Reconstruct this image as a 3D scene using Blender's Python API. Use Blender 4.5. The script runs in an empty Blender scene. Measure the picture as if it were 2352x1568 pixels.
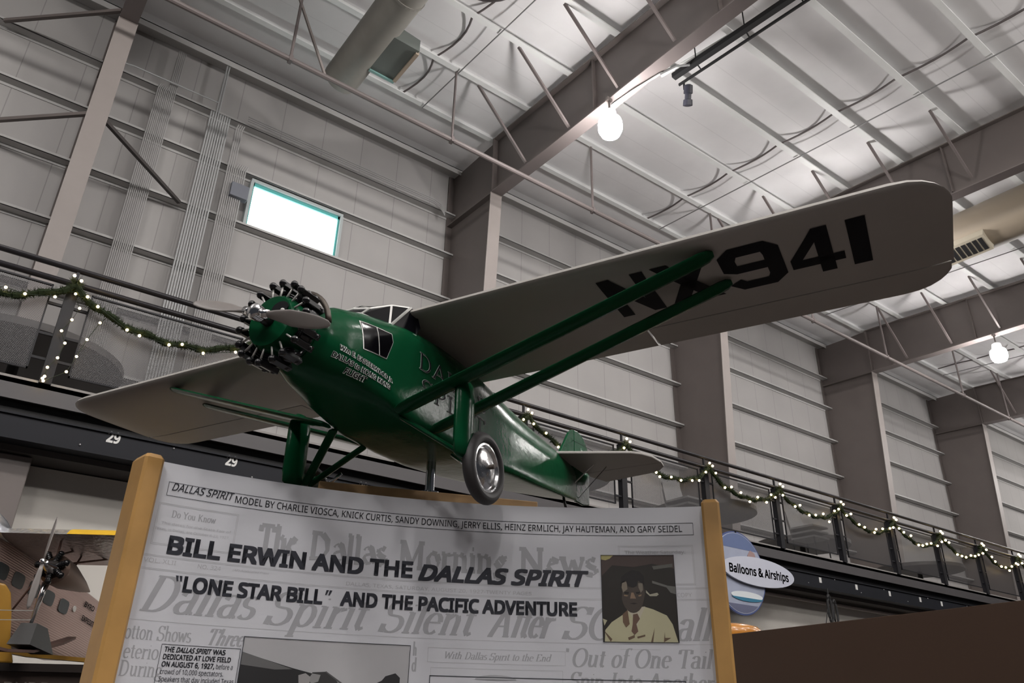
import bpy, math, random
from mathutils import Vector, Matrix
random.seed(7)
S = bpy.context.scene
COL = S.collection
PI = math.pi
# ---------------------------------------------------------------- camera
F_PX = 1780.0
YAW, PITCH, ROLL = math.radians(36.62), math.radians(25.95), math.radians(1.28)
cy, sy, cp, sp = math.cos(YAW), math.sin(YAW), math.cos(PITCH), math.sin(PITCH)
fw = Vector((sy*cp, cy*cp, sp)); rt = Vector((cy, -sy, 0)); up = rt.cross(fw)
rr = rt*math.cos(ROLL) + up*math.sin(ROLL); uu = -rt*math.sin(ROLL) + up*math.cos(ROLL)
cam = bpy.data.cameras.new('camera'); camo = bpy.data.objects.new('camera', cam); COL.objects.link(camo)
cam.sensor_fit = 'HORIZONTAL'; cam.sensor_width = 36; cam.lens = F_PX/2352*36
cam.clip_start = .05; cam.clip_end = 200
m = Matrix((rr, uu, -fw)).transposed().to_4x4(); m.translation = Vector((0, 0, 1.6)); camo.matrix_world = m
S.camera = camo
S.view_settings.view_transform = 'Standard'; S.view_settings.look = 'None'
S.view_settings.exposure = 0.62; S.view_settings.gamma = 1; S.view_settings.use_curve_mapping = False
# ---------------------------------------------------------------- world: dim light of the rest of the hall
w = bpy.data.worlds.new('hall_ambient'); S.world = w; w.use_nodes = True
w.node_tree.nodes['Background'].inputs[0].default_value = (.80, .86, 1, 1)
w.node_tree.nodes['Background'].inputs[1].default_value = .026
LAMP = 115.0     # emission strength of the glass globes of the hall lamps
# the hall's other lamps stand in rows behind and beside the camera
for lx, ly, e in ((-7.4, 7.7, 260), (.3, -1.5, 700), (7.8, -1.5, 480), (15.5, -1.5, 420), (-7.4, -1.5, 500), (23.1, -1.5, 420), (7.8, -10, 700), (.3, -10, 780), (-7.4, -10, 700), (-7.4, -6, 400), (3.9, -6, 400), (12, -6, 350), (15.5, -10, 400), (38.5, 7.7, 420), (46, 7.7, 300), (30.8, -1.5, 300)):
    l = bpy.data.lights.new('hall_lamp_light', 'POINT'); l.energy = e; l.color = (1, .96, .93); l.shadow_soft_size = .4
    o = bpy.data.objects.new('hall_lamp_light', l); o.location = (lx, ly, 11.2); COL.objects.link(o)

# ---------------------------------------------------------------- materials
MATS = {}
def mat(name, col, rough=.6, metal=0, spec=.5, noise=0, scale=8, bump=0, emit=None, es=0, coat=0):
    if name in MATS: return MATS[name]
    m = bpy.data.materials.new(name); m.use_nodes = True; nt = m.node_tree; b = nt.nodes['Principled BSDF']
    b.inputs['Base Color'].default_value = (*col, 1); b.inputs['Roughness'].default_value = rough
    b.inputs['Metallic'].default_value = metal; b.inputs['Specular IOR Level'].default_value = spec
    b.inputs['Coat Weight'].default_value = coat
    if name == 'glossy_green_dope': b.inputs['IOR'].default_value = 1.22
    if noise or bump:
        tc = nt.nodes.new('ShaderNodeTexCoord'); n = nt.nodes.new('ShaderNodeTexNoise'); n.inputs['Scale'].default_value = scale
        n.inputs['Detail'].default_value = 5; nt.links.new(tc.outputs['Object'], n.inputs['Vector'])
        if noise:
            r = nt.nodes.new('ShaderNodeMapRange'); r.inputs[3].default_value = 1-noise; r.inputs[4].default_value = 1+noise
            mx = nt.nodes.new('ShaderNodeVectorMath'); mx.operation = 'SCALE'; mx.inputs[0].default_value = col
            nt.links.new(n.outputs[0], r.inputs[0]); nt.links.new(r.outputs[0], mx.inputs['Scale']); nt.links.new(mx.outputs[0], b.inputs['Base Color'])
        if bump:
            bp = nt.nodes.new('ShaderNodeBump'); bp.inputs['Strength'].default_value = bump; bp.inputs['Distance'].default_value = .01
            nt.links.new(n.outputs[0], bp.inputs['Height']); nt.links.new(bp.outputs[0], b.inputs['Normal'])
    if emit: b.inputs['Emission Color'].default_value = (*emit, 1); b.inputs['Emission Strength'].default_value = es
    MATS[name] = m; return m
def seams(name, col, axis, period, width, dark, noise=.06):
    m = mat(name, col, .75); nt = m.node_tree; b = nt.nodes['Principled BSDF']
    tc = nt.nodes.new('ShaderNodeTexCoord'); sx = nt.nodes.new('ShaderNodeSeparateXYZ'); nt.links.new(tc.outputs['Object'], sx.inputs[0])
    a = nt.nodes.new('ShaderNodeMath'); a.operation = 'PINGPONG'; a.inputs[1].default_value = period/2; nt.links.new(sx.outputs[axis], a.inputs[0])
    c = nt.nodes.new('ShaderNodeMath'); c.operation = 'LESS_THAN'; c.inputs[1].default_value = width; nt.links.new(a.outputs[0], c.inputs[0])
    n = nt.nodes.new('ShaderNodeTexNoise'); n.inputs['Scale'].default_value = .9; n.inputs['Detail'].default_value = 6; nt.links.new(tc.outputs['Object'], n.inputs['Vector'])
    r = nt.nodes.new('ShaderNodeMapRange'); r.inputs[3].default_value = 1-noise*2; r.inputs[4].default_value = 1+noise; nt.links.new(n.outputs[0], r.inputs[0])
    mx = nt.nodes.new('ShaderNodeMix'); mx.data_type = 'RGBA'; mx.inputs[6].default_value = (*col, 1); mx.inputs[7].default_value = (*[k*dark for k in col], 1); nt.links.new(c.outputs[0], mx.inputs[0])
    v = nt.nodes.new('ShaderNodeVectorMath'); v.operation = 'SCALE'; nt.links.new(mx.outputs[2], v.inputs[0]); nt.links.new(r.outputs[0], v.inputs['Scale']); nt.links.new(v.outputs[0], b.inputs['Base Color'])
    return m
WALL = seams('insulated_wall_panel', (.39, .377, .368), 0, .92, .008, .72)
CEIL = seams('white_roof_insulation', (.78, .77, .775), 1, 1.37, .008, .9, .1)
WSTEEL = mat('white_painted_steel', (.74, .75, .74), .45, noise=.06, scale=3)
BSTEEL = mat('brown_grey_painted_steel', (.135, .115, .107), .5, noise=.1, scale=2)
GSTEEL = mat('wall_girt_paint', (.45, .445, .435), .5, noise=.05, scale=3)
RSTEEL = mat('brown_rafter_flange_paint', (.165, .14, .135), .5, noise=.06, scale=4)
TSTEEL = mat('taupe_painted_steel', (.27, .24, .225), .5, noise=.06, scale=4)
COND = mat('galvanised_conduit', (.42, .43, .43), .5, .1)
CONF = mat('wall_coloured_conduit', (.36, .355, .35), .6)
DARKR = mat('dark_handrail_paint', (.022, .020, .023), .35, .2)
DARKP = mat('dark_post_paint', (.010, .010, .013), .5, spec=.25)
FASC = mat('grey_deck_fascia', (.062, .058, .061), .5)
NAVY = mat('dark_navy_beam_paint', (.010, .011, .015), .5, spec=.2)
BLACK = mat('matt_black', (.012, .012, .013), .6)
WHITEP = mat('white_lettering', (.62, .62, .60), .5)
GREEN = mat('glossy_green_dope', (.003, .050, .019), .20, spec=.4, noise=.06, scale=30, bump=.09)
SILVER = mat('silver_doped_fabric', (.33, .315, .295), .45, .10, spec=.25, noise=.05, scale=9)
BLACKE = mat('black_engine_enamel', (.006, .006, .007), .25)
PROD = mat('dull_white_metal', (.42, .41, .39), .4, .3)
PROPM = mat('grey_propeller_paint', (.20, .182, .172), .4, .1, noise=.05, scale=30)
CHROME = mat('polished_chrome', (.72, .72, .73), .12, 1)
CHROMEB = mat('brushed_hub_metal', (.62, .62, .63), .22, 1, bump=.25, noise=.1, scale=30)
TYRE = mat('black_rubber', (.022, .02, .021), .55)
GLASSD = mat('dark_cockpit_glass', (.002, .002, .003), .14, spec=.10)
TRIM = mat('silver_trim_paint', (.5, .5, .48), .35, .4)
LETK = mat('black_registration_paint', (.006, .006, .008), .6, spec=.12)
LETO = mat('pale_outline_paint', (.78, .84, .79), .5)
WOOD = mat('varnished_oak', (.40, .225, .07), .42, noise=.25, scale=12)
PLY = mat('plywood_edge', (.42, .26, .12), .55, noise=.25, scale=20)
SHEET = mat('white_laminated_print', (.565, .575, .61), .42, spec=.35)
INK = mat('near_black_ink', (.016, .018, .028), .5)
INKG = mat('faded_newsprint_ink', (.34, .345, .365), .55)
INKL = mat('pale_newsprint_ink', (.42, .425, .445), .55)
BROWN = mat('brown_partition_laminate', (.048, .024, .013), .6, noise=.06, scale=60)
# ---------------------------------------------------------------- geometry helpers
class G:
    def __init__(s): s.v = []; s.f = []
    def add(s, vs, fs):
        n = len(s.v); s.v += [Vector(v) for v in vs]; s.f += [tuple(i+n for i in f) for f in fs]; return s
    def box(s, x0, x1, y0, y1, z0, z1):
        return s.add([(x, y, z) for z in (z0, z1) for y in (y0, y1) for x in (x0, x1)], [(0, 2, 3, 1), (4, 5, 7, 6), (0, 1, 5, 4), (2, 6, 7, 3), (0, 4, 6, 2), (1, 3, 7, 5)])
    def obox(s, c, ax, ay, az, hx, hy, hz):
        c = Vector(c); ax, ay, az = Vector(ax).normalized()*hx, Vector(ay).normalized()*hy, Vector(az).normalized()*hz
        return s.add([c+ax*i+ay*j+az*k for k in (-1, 1) for j in (-1, 1) for i in (-1, 1)], [(0, 2, 3, 1), (4, 5, 7, 6), (0, 1, 5, 4), (2, 6, 7, 3), (0, 4, 6, 2), (1, 3, 7, 5)])
    def bar(s, a, b, wd, ht, upv=(0, 0, 1)):
        a, b = Vector(a), Vector(b); d = (b-a).normalized(); u = Vector(upv)
        if abs(d.dot(u)) > .98: u = Vector((0, 1, 0))
        x = d.cross(u).normalized(); y = x.cross(d)
        return s.obox((a+b)/2, d, x, y, (b-a).length/2, wd/2, ht/2)
    def loft(s, secs, cap=True, closed=True):
        n = len(secs[0]); vs = [p for q in secs for p in q]; fs = []
        for i in range(len(secs)-1):
            for j in range(n if closed else n-1):
                k = (j+1) % n; fs.append((i*n+j, i*n+k, (i+1)*n+k, (i+1)*n+j))
        if cap: fs += [tuple(range(n))[::-1], tuple(range((len(secs)-1)*n, len(secs)*n))]
        return s.add(vs, fs)
    def tube(s, pts, r, n=8, upv=None):
        pts = [Vector(p) for p in pts]; rs = r if isinstance(r, (list, tuple)) else [r]*len(pts); secs = []
        for i, p in enumerate(pts):
            d = (pts[min(i+1, len(pts)-1)]-pts[max(i-1, 0)]).normalized(); u = Vector(upv or (0, 0, 1))
            if abs(d.dot(u)) > .95: u = Vector((0, 1, 0)) if abs(d.y) < .9 else Vector((1, 0, 0))
            x = d.cross(u).normalized(); y = x.cross(d)
            secs.append([p+(x*math.cos(2*PI*k/n)+y*math.sin(2*PI*k/n))*rs[i] for k in range(n)])
        return s.loft(secs)
    def lathe(s, c, axis, prof, n=24):   # prof: (distance along axis, radius)
        c = Vector(c); a = Vector(axis).normalized(); u = Vector((0, 0, 1)) if abs(a.z) < .9 else Vector((1, 0, 0))
        x = a.cross(u).normalized(); y = a.cross(x)
        return s.loft([[c+a*t+(x*math.cos(2*PI*k/n)+y*math.sin(2*PI*k/n))*max(r, 1e-4) for k in range(n)] for t, r in prof])
    def prism(s, poly, fn, t0, t1):     # poly in 2D, fn(x, y, t) -> 3D
        n = len(poly); return s.add([fn(x, y, t0) for x, y in poly]+[fn(x, y, t1) for x, y in poly], [tuple(range(n))[::-1], tuple(range(n, 2*n))]+[(i, (i+1) % n, n+(i+1) % n, n+i) for i in range(n)])
    def ball(s, c, r, nu=10, nv=6):
        r = r if isinstance(r, (list, tuple)) else (r, r, r); c = Vector(c)
        return s.loft([[c+Vector((r[0]*math.sin(PI*i/nv)*math.cos(2*PI*k/nu), r[1]*math.sin(PI*i/nv)*math.sin(2*PI*k/nu), -r[2]*math.cos(PI*i/nv))) for k in range(nu)] for i in [.05]+list(range(1, nv))+[nv-.05]])
    def build(s, name, m, parent=None, smooth=False, auto=None, bevel=0, loc=None):
        me = bpy.data.meshes.new(name); vs = s.v
        if loc is not None: vs = [v-Vector(loc) for v in vs]
        me.from_pydata([tuple(v) for v in vs], [], s.f); me.validate(); me.materials.append(m)
        if smooth: me.polygons.foreach_set('use_smooth', [True]*len(me.polygons))
        if auto is not None:
            me.polygons.foreach_set('use_smooth', [True]*len(me.polygons)); me.set_sharp_from_angle(angle=math.radians(auto))
        o = bpy.data.objects.new(name, me); COL.objects.link(o)
        if parent is not None: o.parent = parent
        if loc is not None: o.location = loc
        if bevel:
            b = o.modifiers.new('bevel', 'BEVEL'); b.width = bevel; b.segments = 2; b.limit_method = 'ANGLE'
        return o
def tag(o, label, cat, group=None, kind=None):
    if label: o['label'] = label
    if cat: o['category'] = cat
    if group: o['group'] = group
    if kind: o['kind'] = kind
    return o
def struct(o, label=None, cat=None):
    o['kind'] = 'structure'
    return tag(o, label, cat)
def empty(name, loc=(0, 0, 0)):
    o = bpy.data.objects.new(name, None); o.location = loc; COL.objects.link(o); o.empty_display_size = .1; return o
def dup(o, loc, label=None):
    r = o.copy(); COL.objects.link(r); r.location = loc
    if label: r['label'] = label
    for c in o.children:
        d = c.copy(); COL.objects.link(d); d.parent = r
        for e in c.children:
            h = e.copy(); COL.objects.link(h); h.parent = d
    return r
import os
SANS = None
try:    # the sans face that ships inside Blender itself; the built-in face otherwise
    SANS = bpy.data.fonts.load(os.path.join(bpy.utils.system_resource('DATAFILES'), 'fonts', 'NotoSansMath-Regular.woff2'))
except Exception:
    SANS = None
def txt(s, bold=0, shear=0):
    c = bpy.data.curves.new('t', 'FONT')
    if SANS: c.font = SANS
    c.body = s.replace('\u2014', '-'); c.size = 1; c.offset = bold; c.shear = shear; c.resolution_u = 4
    o = bpy.data.objects.new('t', c); COL.objects.link(o); dg = bpy.context.evaluated_depsgraph_get(); dg.update()
    me = o.evaluated_get(dg).to_mesh(); vs = [(v.co.x, v.co.y) for v in me.vertices]; fs = [tuple(p.vertices) for p in me.polygons]
    o.evaluated_get(dg).to_mesh_clear(); bpy.data.objects.remove(o); bpy.data.curves.remove(c); return vs, fs
_h = txt('H')[0]; CAPH = max(v[1] for v in _h)-min(v[1] for v in _h)
def put_text(g, s, x0, x1, y, cap, fn, bold=0, shear=0, slope=0):
    vs, fs = txt(s, max(0, -bold), shear)
    if not vs: return
    if bold > 0:
        V, Fc = [], []
        for dx_, dy_ in ((1, 1), (1, -1), (-1, 1), (-1, -1), (1, 0), (-1, 0), (0, 1), (0, -1))[:8 if bold > .015 else 4]:
            n = len(V); V += [(v[0]+bold*dx_*.9, v[1]+bold*dy_*.9) for v in vs]; Fc += [tuple(i+n for i in f) for f in fs]
        vs, fs = V, Fc
    a = min(v[0] for v in vs); b = max(v[0] for v in vs); k = (x1-x0)/(b-a); q = cap/CAPH
    g.add([fn(x0+(v[0]-a)*k, y+v[1]*q+slope*(v[0]-a)*k) for v in vs], fs)
# ================================================================= STRUCTURE
XC = [.35+7.64*i for i in range(-1, 6)]
def roofz(y): return 13.6+.05*(y-13.3)
o = G().box(-16, 46, 13.3, 13.45, 4.0, 14.3).build('wall_back', WALL); struct(o)
o = G().box(-16, 46, 7.5, 7.62, 0, 3.43).build('wall_below_mezzanine', mat('pale_lower_wall', (.50, .48, .44), .7, noise=.12, scale=1.5)); struct(o)
g = G(); ny = 60
ys = [13.3-28*i/ny for i in range(ny+1)]
def ceilz(y):
    t = ((y-10.25) / 1.375) % 1; return roofz(y)+.2-.05*math.sin(PI*t)
for i in range(ny*3):
    y0 = 13.3-28*i/(ny*3); y1 = 13.3-28*(i+1)/(ny*3)
    g.add([(-16, y0, ceilz(y0)), (46, y0, ceilz(y0)), (46, y1, ceilz(y1)), (-16, y1, ceilz(y1))], [(0, 1, 2, 3)])
    if i == 0: g.add([(-16, 13.45, 14.3), (46, 13.45, 14.3), (46, -14.7, 12.9), (-16, -14.7, 12.9)], [(0, 1, 2, 3)])
struct(g.build('ceiling', CEIL))
struct(G().box(-16, 46, -15, 13.3, -.1, 0).build('floor', mat('dark_carpet', (.06, .05, .045), .9, noise=.2, scale=40)))
# mezzanine deck
dk = empty('mezzanine_deck', (0, 7, 4)); struct(dk, 'dark steel mezzanine deck running along the back wall below the railing', 'balcony')
G().box(-6, 40, 0, 6.3, -.06, 0).build('deck_slab', mat('deck_concrete', (.25, .24, .23), .8), dk)
G().box(-6, 40, 0, .03, -.19, -.02).build('fascia_band', FASC, dk)
G().box(-6, 40, .10, .14, -.30, -.19).build('dark_recess', BLACK, dk)
G().box(-6, 40, .0, .04, -.50, -.30).box(-6, 40, -.02, .12, -.315, -.30).box(-6, 40, -.02, .16, -.51, -.50).build('lower_beam', NAVY, dk)
G().box(-6, 40, .16, 6.3, -.56, -.06).build('soffit', mat('dark_soffit_paint', (.05, .045, .043), .8), dk)
for xx, s in ((1.0, '29'), (2.0, '29'), (3.33, '28')):
    g = G(); put_text(g, s, xx, xx+.105, -.385, .085, lambda x, z: (x, -.003, z), -.03); g.build('stencilled_number', WHITEP, dk)
for xx in (11.2, 12.2, 13.2, 14.2, 14.95):
    G().box(xx, xx+.06, -.004, 0, -.42, -.34).build('white_mark', WHITEP, dk)
for i in range(26):
    G().ball((.1+i*.72, -.004, -.335 - (.12 if i % 2 else 0)), .009, 6, 4).build('bolt_head', mat('bolt_metal', (.35, .35, .36), .4, .6), dk)
for xx in (.34, 8.0, 15.6, 23.3):
    o = G().box(xx-.2, xx+.2, 7.22, 7.48, 0, 3.43).build('mezzanine_column', BSTEEL, bevel=.01)
    tag(o, 'brown steel column under the mezzanine, number %d from the left' % (1+round(xx/7.6)), 'column', kind='structure')
# ceiling purlins
def zed(x0, x1, y, z0, h=.2, fl=.07, t=.008):
    g = G(); g.box(x0, x1, y-t, y+t, z0, z0+h); g.box(x0, x1, y-fl, y, z0-t, z0); g.box(x0, x1, y, y+fl, z0+h-t, z0+h); g.box(x0, x1, y-fl, y-fl+t, z0, z0+.02); return g
ordn = ['first', 'second', 'third', 'fourth', 'fifth', 'sixth', 'seventh', 'eighth', 'ninth', 'tenth', 'eleventh']
PY = [11.62, 10.25, 8.87, 7.5, 6.12, 4.75, 3.37, 2.0]
for i, y in enumerate(PY):
    o = zed(-10, 42, y, roofz(y), .21, .12).build('roof_purlin', WSTEEL)
    tag(o, 'long white steel roof purlin, %s one out from the back wall' % ordn[i], 'beam', 'roof purlins')
# eave strut and girts
g = G().box(-10, 42, 12.95, 13.29, 13.55, 13.57).box(-10, 42, 12.95, 12.965, 13.42, 13.57).box(-10, 42, 13.27, 13.29, 13.57, 13.75)
tag(g.build('eave_strut', GSTEEL), 'white eave strut where the back wall meets the roof', 'beam')
GZ = [12.29, 11.19, 10.02, 8.82, 7.62, 6.44, 5.26]
gl = ['topmost, just under the eave', 'running along the top edge of the small window', 'running along the sill of the small window', 'first one below the small window', 'second below the small window, just over the handrail', 'third below the small window, seen through the railing', 'lowest, behind the mezzanine railing mesh']
for z, l in zip(GZ, gl):
    g = G().box(-10, 42, 13.1, 13.29, z, z+.01).box(-10, 42, 13.1, 13.11, z, z+.055).box(-10, 42, 13.28, 13.297, z-.05, z).box(-10, 42, 13.11, 13.12, z+.045, z+.055)
    tag(g.build('wall_girt', GSTEEL), 'white horizontal wall girt, '+l, 'beam', 'wall girts')
# columns and rafters
cn = ['at far left', 'left of the small window', 'right of the small window', 'rising beyond the tailplane', 'under the outer right wing', 'next to the right edge', 'at the far end']
for i, X in enumerate(XC):
    if i == 0 or i > 5: continue
    yb, yt = 11.85, 11.45; r = empty('steel_column', (X, 13.3, 0)); tag(r, 'brown steel frame column, '+cn[i], 'column', 'frame columns', 'thing')
    g = G().add([(s*.01, y, z) for s in (-1, 1) for y, z in ((-.02, 4.0), (-.02, 13.5), (yt-13.3, 13.5), (yt-13.3, 12.0), (yb-13.3, 4.0))], [(0, 1, 2, 3, 4), (9, 8, 7, 6, 5)])
    g.build('web', BSTEEL, r)
    g = G().add([(s*.15, y-13.3+d, z) for d in (0, .02) for s, y, z in ((-1, yb, 4), (1, yb, 4), (1, yt, 12.0), (-1, yt, 12.0))], [(0, 1, 2, 3), (7, 6, 5, 4), (0, 4, 5, 1), (1, 5, 6, 2), (2, 6, 7, 3), (3, 7, 4, 0)])
    g.build('inner_flange', TSTEEL, r)
    G().box(-.15, .15, -.045, -.015, 4, 13.5).build('outer_flange', BSTEEL, r)
    G().bar((0, -.05, 12.05), (0, yt-13.3, 11.99), .28, .03).bar((0, yt-13.3, 12.0), (0, yt-13.3, 13.48), .28, .03).build('stiffener_plate', BSTEEL, r)
    # rafter
    q = empty('steel_rafter', (X, 0, 0)); tag(q, 'brown steel roof rafter over the column '+cn[i], 'beam', 'roof rafters')
    prof = [(11.45, 12.02), (9.5, 11.97), (6.3, 11.93), (3, 11.8), (-3, 11.45), (-13, 11.0)]
    for t in range(len(prof)-1):
        (a, za), (b, zb) = prof[t], prof[t+1]
        ta, tb = roofz(a)-.03, roofz(b)-.03
        if t == 0: G().add([(-.01, 11.46, za), (-.01, 11.46, ta), (-.01, b, tb), (-.01, b, zb), (.01, 11.46, za), (.01, 11.46, ta), (.01, b, tb), (.01, b, zb)], [(0, 1, 2, 3), (7, 6, 5, 4), (0, 4, 5, 1)]).build('web', BSTEEL, q)
        else: G().add([(-.01, a, za), (-.01, a, ta), (-.01, b, tb), (-.01, b, zb), (.01, a, za), (.01, a, ta), (.01, b, tb), (.01, b, zb)], [(0, 1, 2, 3), (7, 6, 5, 4)]).build('web', BSTEEL, q)
    g = G(); h = G()
    for t in range(len(prof)-1):
        (a, za), (b, zb) = prof[t], prof[t+1]
        g.bar((0, a, za-.01), (0, b-.01, zb-.01), .28, .025); h.bar((0, a, roofz(a)-.03), (0, b-.01, roofz(b)-.03), .26, .02)
    g.build('bottom_flange', RSTEEL, q); h.build('top_flange', BSTEEL, q)
    for yy in (8.2, 5.2, 2.2): G().box(-.1, .1, yy-.008, yy+.008, 11.95, roofz(yy)-.04).build('web_stiffener', BSTEEL, q)
# kicker braces
bn = ['left of', 'at', 'on', 'by', 'near', 'beside']
for i, X in enumerate(XC[1:6]):
    for j, y in enumerate(PY[1:6]):
        if i == 0 and j < 2: continue
        xb = X-.02
        g = G().bar((X-1.38, y+.02, roofz(y)+.0), (xb-.08, y+.02, 12.06), .05, .05)
        o = g.build('flange_brace', RSTEEL)
        tag(o, 'kicker brace, %s purlin, rafter %s' % (ordn[j+1], cn[i+1]), 'brace', 'kicker braces')
for sgn, z, l in ((1, 10.02, 'running right from the left column to the window sill girt'), (-1, 10.02, 'running left from the left column at window height'), (-1, 12.29, 'top left, up at the highest girt')):
    o = G().bar((XC[1]+sgn*.13, 11.6, z-.02), (XC[1]+sgn*1.7, 13.1, z-.02), .06, .06).build('flange_brace', mat('dark_brace_paint', (.05, .042, .04), .5) if sgn > 0 else BSTEEL)
    tag(o, 'flat steel brace '+l, 'brace')
# straps between purlins and rods
XS = [5.5, 12.9, 20.6, 28.2]
for i, X in enumerate(XS):
    g = G()
    for j in range(len(PY)-1):
        y0, y1 = PY[j], PY[j+1]; pts = []
        for k in range(7):
            t = k/6; y = y0+(y1-y0)*t; pts.append((X+.18*math.sin(PI*t), y, roofz(y)+.03+.1*math.sin(PI*t)))
        g.tube(pts, .022, 6)
    tag(g.build('purlin_strap', mat('dark_strap', (.10, .085, .085), .6)), 'row of bowed dark straps between purlins, in the %s bay from the left' % ordn[i], 'strap')
    g = G().tube([(X+.55, 11.6, roofz(11.6)-.04), (X+.75, 2, roofz(2)-.04)], .014, 6)
    tag(g.build('ceiling_rod', mat('grey_rod', (.22, .22, .22), .5)), 'thin grey rod crossing under the purlins beside the bowed straps, %s bay' % ordn[i], 'rod')
# long pipe
p = empty('sprinkler_pipe', (0, 10.25, 11.68)); tag(p, 'long brown pipe hung from the roof, running the length of the hall', 'pipe')
G().tube([(-8, 0, 0), (42, 0, 0)], .05, 10).build('pipe_run', RSTEEL, p)
for X in (-4, 2.75, 6.05, 9.75, 13.9, 18, 21.8, 26.6, 30):
    G().tube([(X, 0, 0), (X, 0, roofz(10.25)-11.68)], .028, 6).box(X-.03, X+.03, -.055, .055, -.06, .06).build('hanger', RSTEEL, p)
for X in (3.40,): G().bar((X, 0, 0), (X-.85, -.0, roofz(10.25)-11.68), .04, .04).build('sway_brace', TSTEEL, p)
# conduits
def conduit(pts, label, grp, r=.014, m=None):
    o = G().tube(pts, r, 7).build('conduit', m or COND); return tag(o, label, 'pipe', grp)
for i in range(11):
    x = 1.20+i*.031; zt = 12.35 if i < 6 else 13.3
    conduit([(x, 13.06, 4.0), (x, 13.06, zt-.1), (x+(.02 if i < 6 else -.0), 13.06, zt)], 'thin pale vertical conduit in the faint bundle right of the left column', 'left conduit bundle', .011, CONF)
for i in range(9):
    x = 2.20+i*.045; zt = 13.6 if i in (2, 3) else 12.2
    conduit([(x+.0, 13.0, 4.0), (x, 13.0, zt-.2), (x, 13.0, zt)], 'pale vertical conduit in the middle bundle left of the window', 'middle conduit bundle', .016)
for i in range(10):
    x = 2.72+i*.038; zt = 12.15 if i < 4 else 11.25
    conduit([(x, 13.0, 4.0), (x, 13.0, zt-.12), (x+.03, 13.0, zt)], 'pale vertical conduit in the bundle passing the grey box beside the window', 'right conduit bundle', .014, CONF)
for i in range(3):
    conduit([(2.9, 12.98, 12.42-i*.05), (7.3, 12.98, 12.42-i*.05), (7.5, 12.98, 12.36-i*.05), (7.62, 12.98, 12.2-i*.05)], 'pale conduit running level above the window towards the column, %s of three' % ('top', 'middle', 'bottom')[i], 'level conduits', .014, CONF)
conduit([(.38, 12.9, 12.3), (.7, 12.98, 12.42), (2.3, 13.0, 12.45)], 'pale conduit curving from the left column to the conduit bundles', None, .016)
tag(G().box(2.84, 3.18, 12.9, 13.05, 10.45, 10.75).build('junction_box', mat('blue_grey_box', (.17, .18, .21), .5), bevel=.008), 'blue-grey electrical box over the conduits at the left edge of the window', 'box')
# window
wr = struct(empty('window_1', (0, 13.28, 0)), 'small bright rectangular window high in the back wall', 'window')
wx0, wx1, wz0, wz1 = 3.30, 5.18, 10.10, 11.10
fr = mat('window_frame_paint', (.42, .46, .46), .4); teal = mat('teal_window_reveal', (.10, .42, .40), .4)
g = G()
for a in ((wx0-.05, wx1+.05, wz1, wz1+.06), (wx0-.05, wx1+.05, wz0-.07, wz0), (wx0-.06, wx0, wz0, wz1), (wx1, wx1+.06, wz0, wz1)): g.box(a[0], a[1], -.14, .02, a[2], a[3])
g.build('window_frame', fr, wr)
g = G()
for a in ((wx0, wx1, wz1-.07, wz1), (wx0, wx1, wz0, wz0+.02), (wx0, wx0+.03, wz0, wz1), (wx1-.04, wx1, wz0, wz1)): g.box(a[0], a[1], -.09, -.02, a[2], a[3])
g.build('window_reveal', teal, wr)
G().box(wx0, wx1, -.05, -.045, wz0, wz1).build('window_pane', mat('daylit_window_pane', (.8, .9, .9), .3, emit=(.90, 1, .98), es=3.2), wr)
# hall lamps
lampm = mat('glowing_lamp_glass', (1, 1, 1), .3, emit=(1, .96, .94), es=LAMP)
def lamp(X, Y, Z, label, first=None):
    r = empty('high_bay_lamp', (X, Y, Z)); tag(r, label, 'lamp', 'hall lamps')
    G().lathe((0, 0, 0), (0, 0, 1), [(-.24, .10), (-.22, .17), (-.12, .215), (.02, .22), (.10, .20), (.14, .15)]).build('glass_globe', lampm, r, auto=60)
    G().lathe((0, 0, 0), (0, 0, 1), [(.145, .10), (.17, .13), (.30, .12), (.33, .06), (.36, .03)], 16).build('lamp_housing', mat('lamp_housing_paint', (.5, .5, .5), .4), r)
    G().tube([(0, 0, .35), (0, 0, .62)], .02, 8).box(-.06, .06, -.03, .03, .56, .64).build('lamp_hook', BSTEEL, r); return r
L1 = lamp(7.85, 7.73, 11.30, 'glowing lamp globe hanging from the rafter above the wing')
dup(L1, (XC[3], 7.73, 11.30), 'glowing lamp globe hidden behind the outer right wing')
dup(L1, (23.15, 7.73, 11.30), 'smaller glowing lamp globe at the right edge, under the far rafter')
dup(L1, (XC[5], 7.73, 11.30), 'glowing lamp globe at the farthest rafter')
conduit([(7.99, 7.8, 11.9), (8.0, 7.3, 11.86), (8.1, 6.7, 11.88), (8.35, 6.55, 12.1), (8.75, 6.5, 12.35)], 'pale cable looping from the lamp over the rafter flange', None, .022)
conduit([(8.75, 7.2, 12.62), (9.4, 2.6, 12.55)], 'pale straight conduit running beside the black lighting track', None, .03, WSTEEL)
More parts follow.
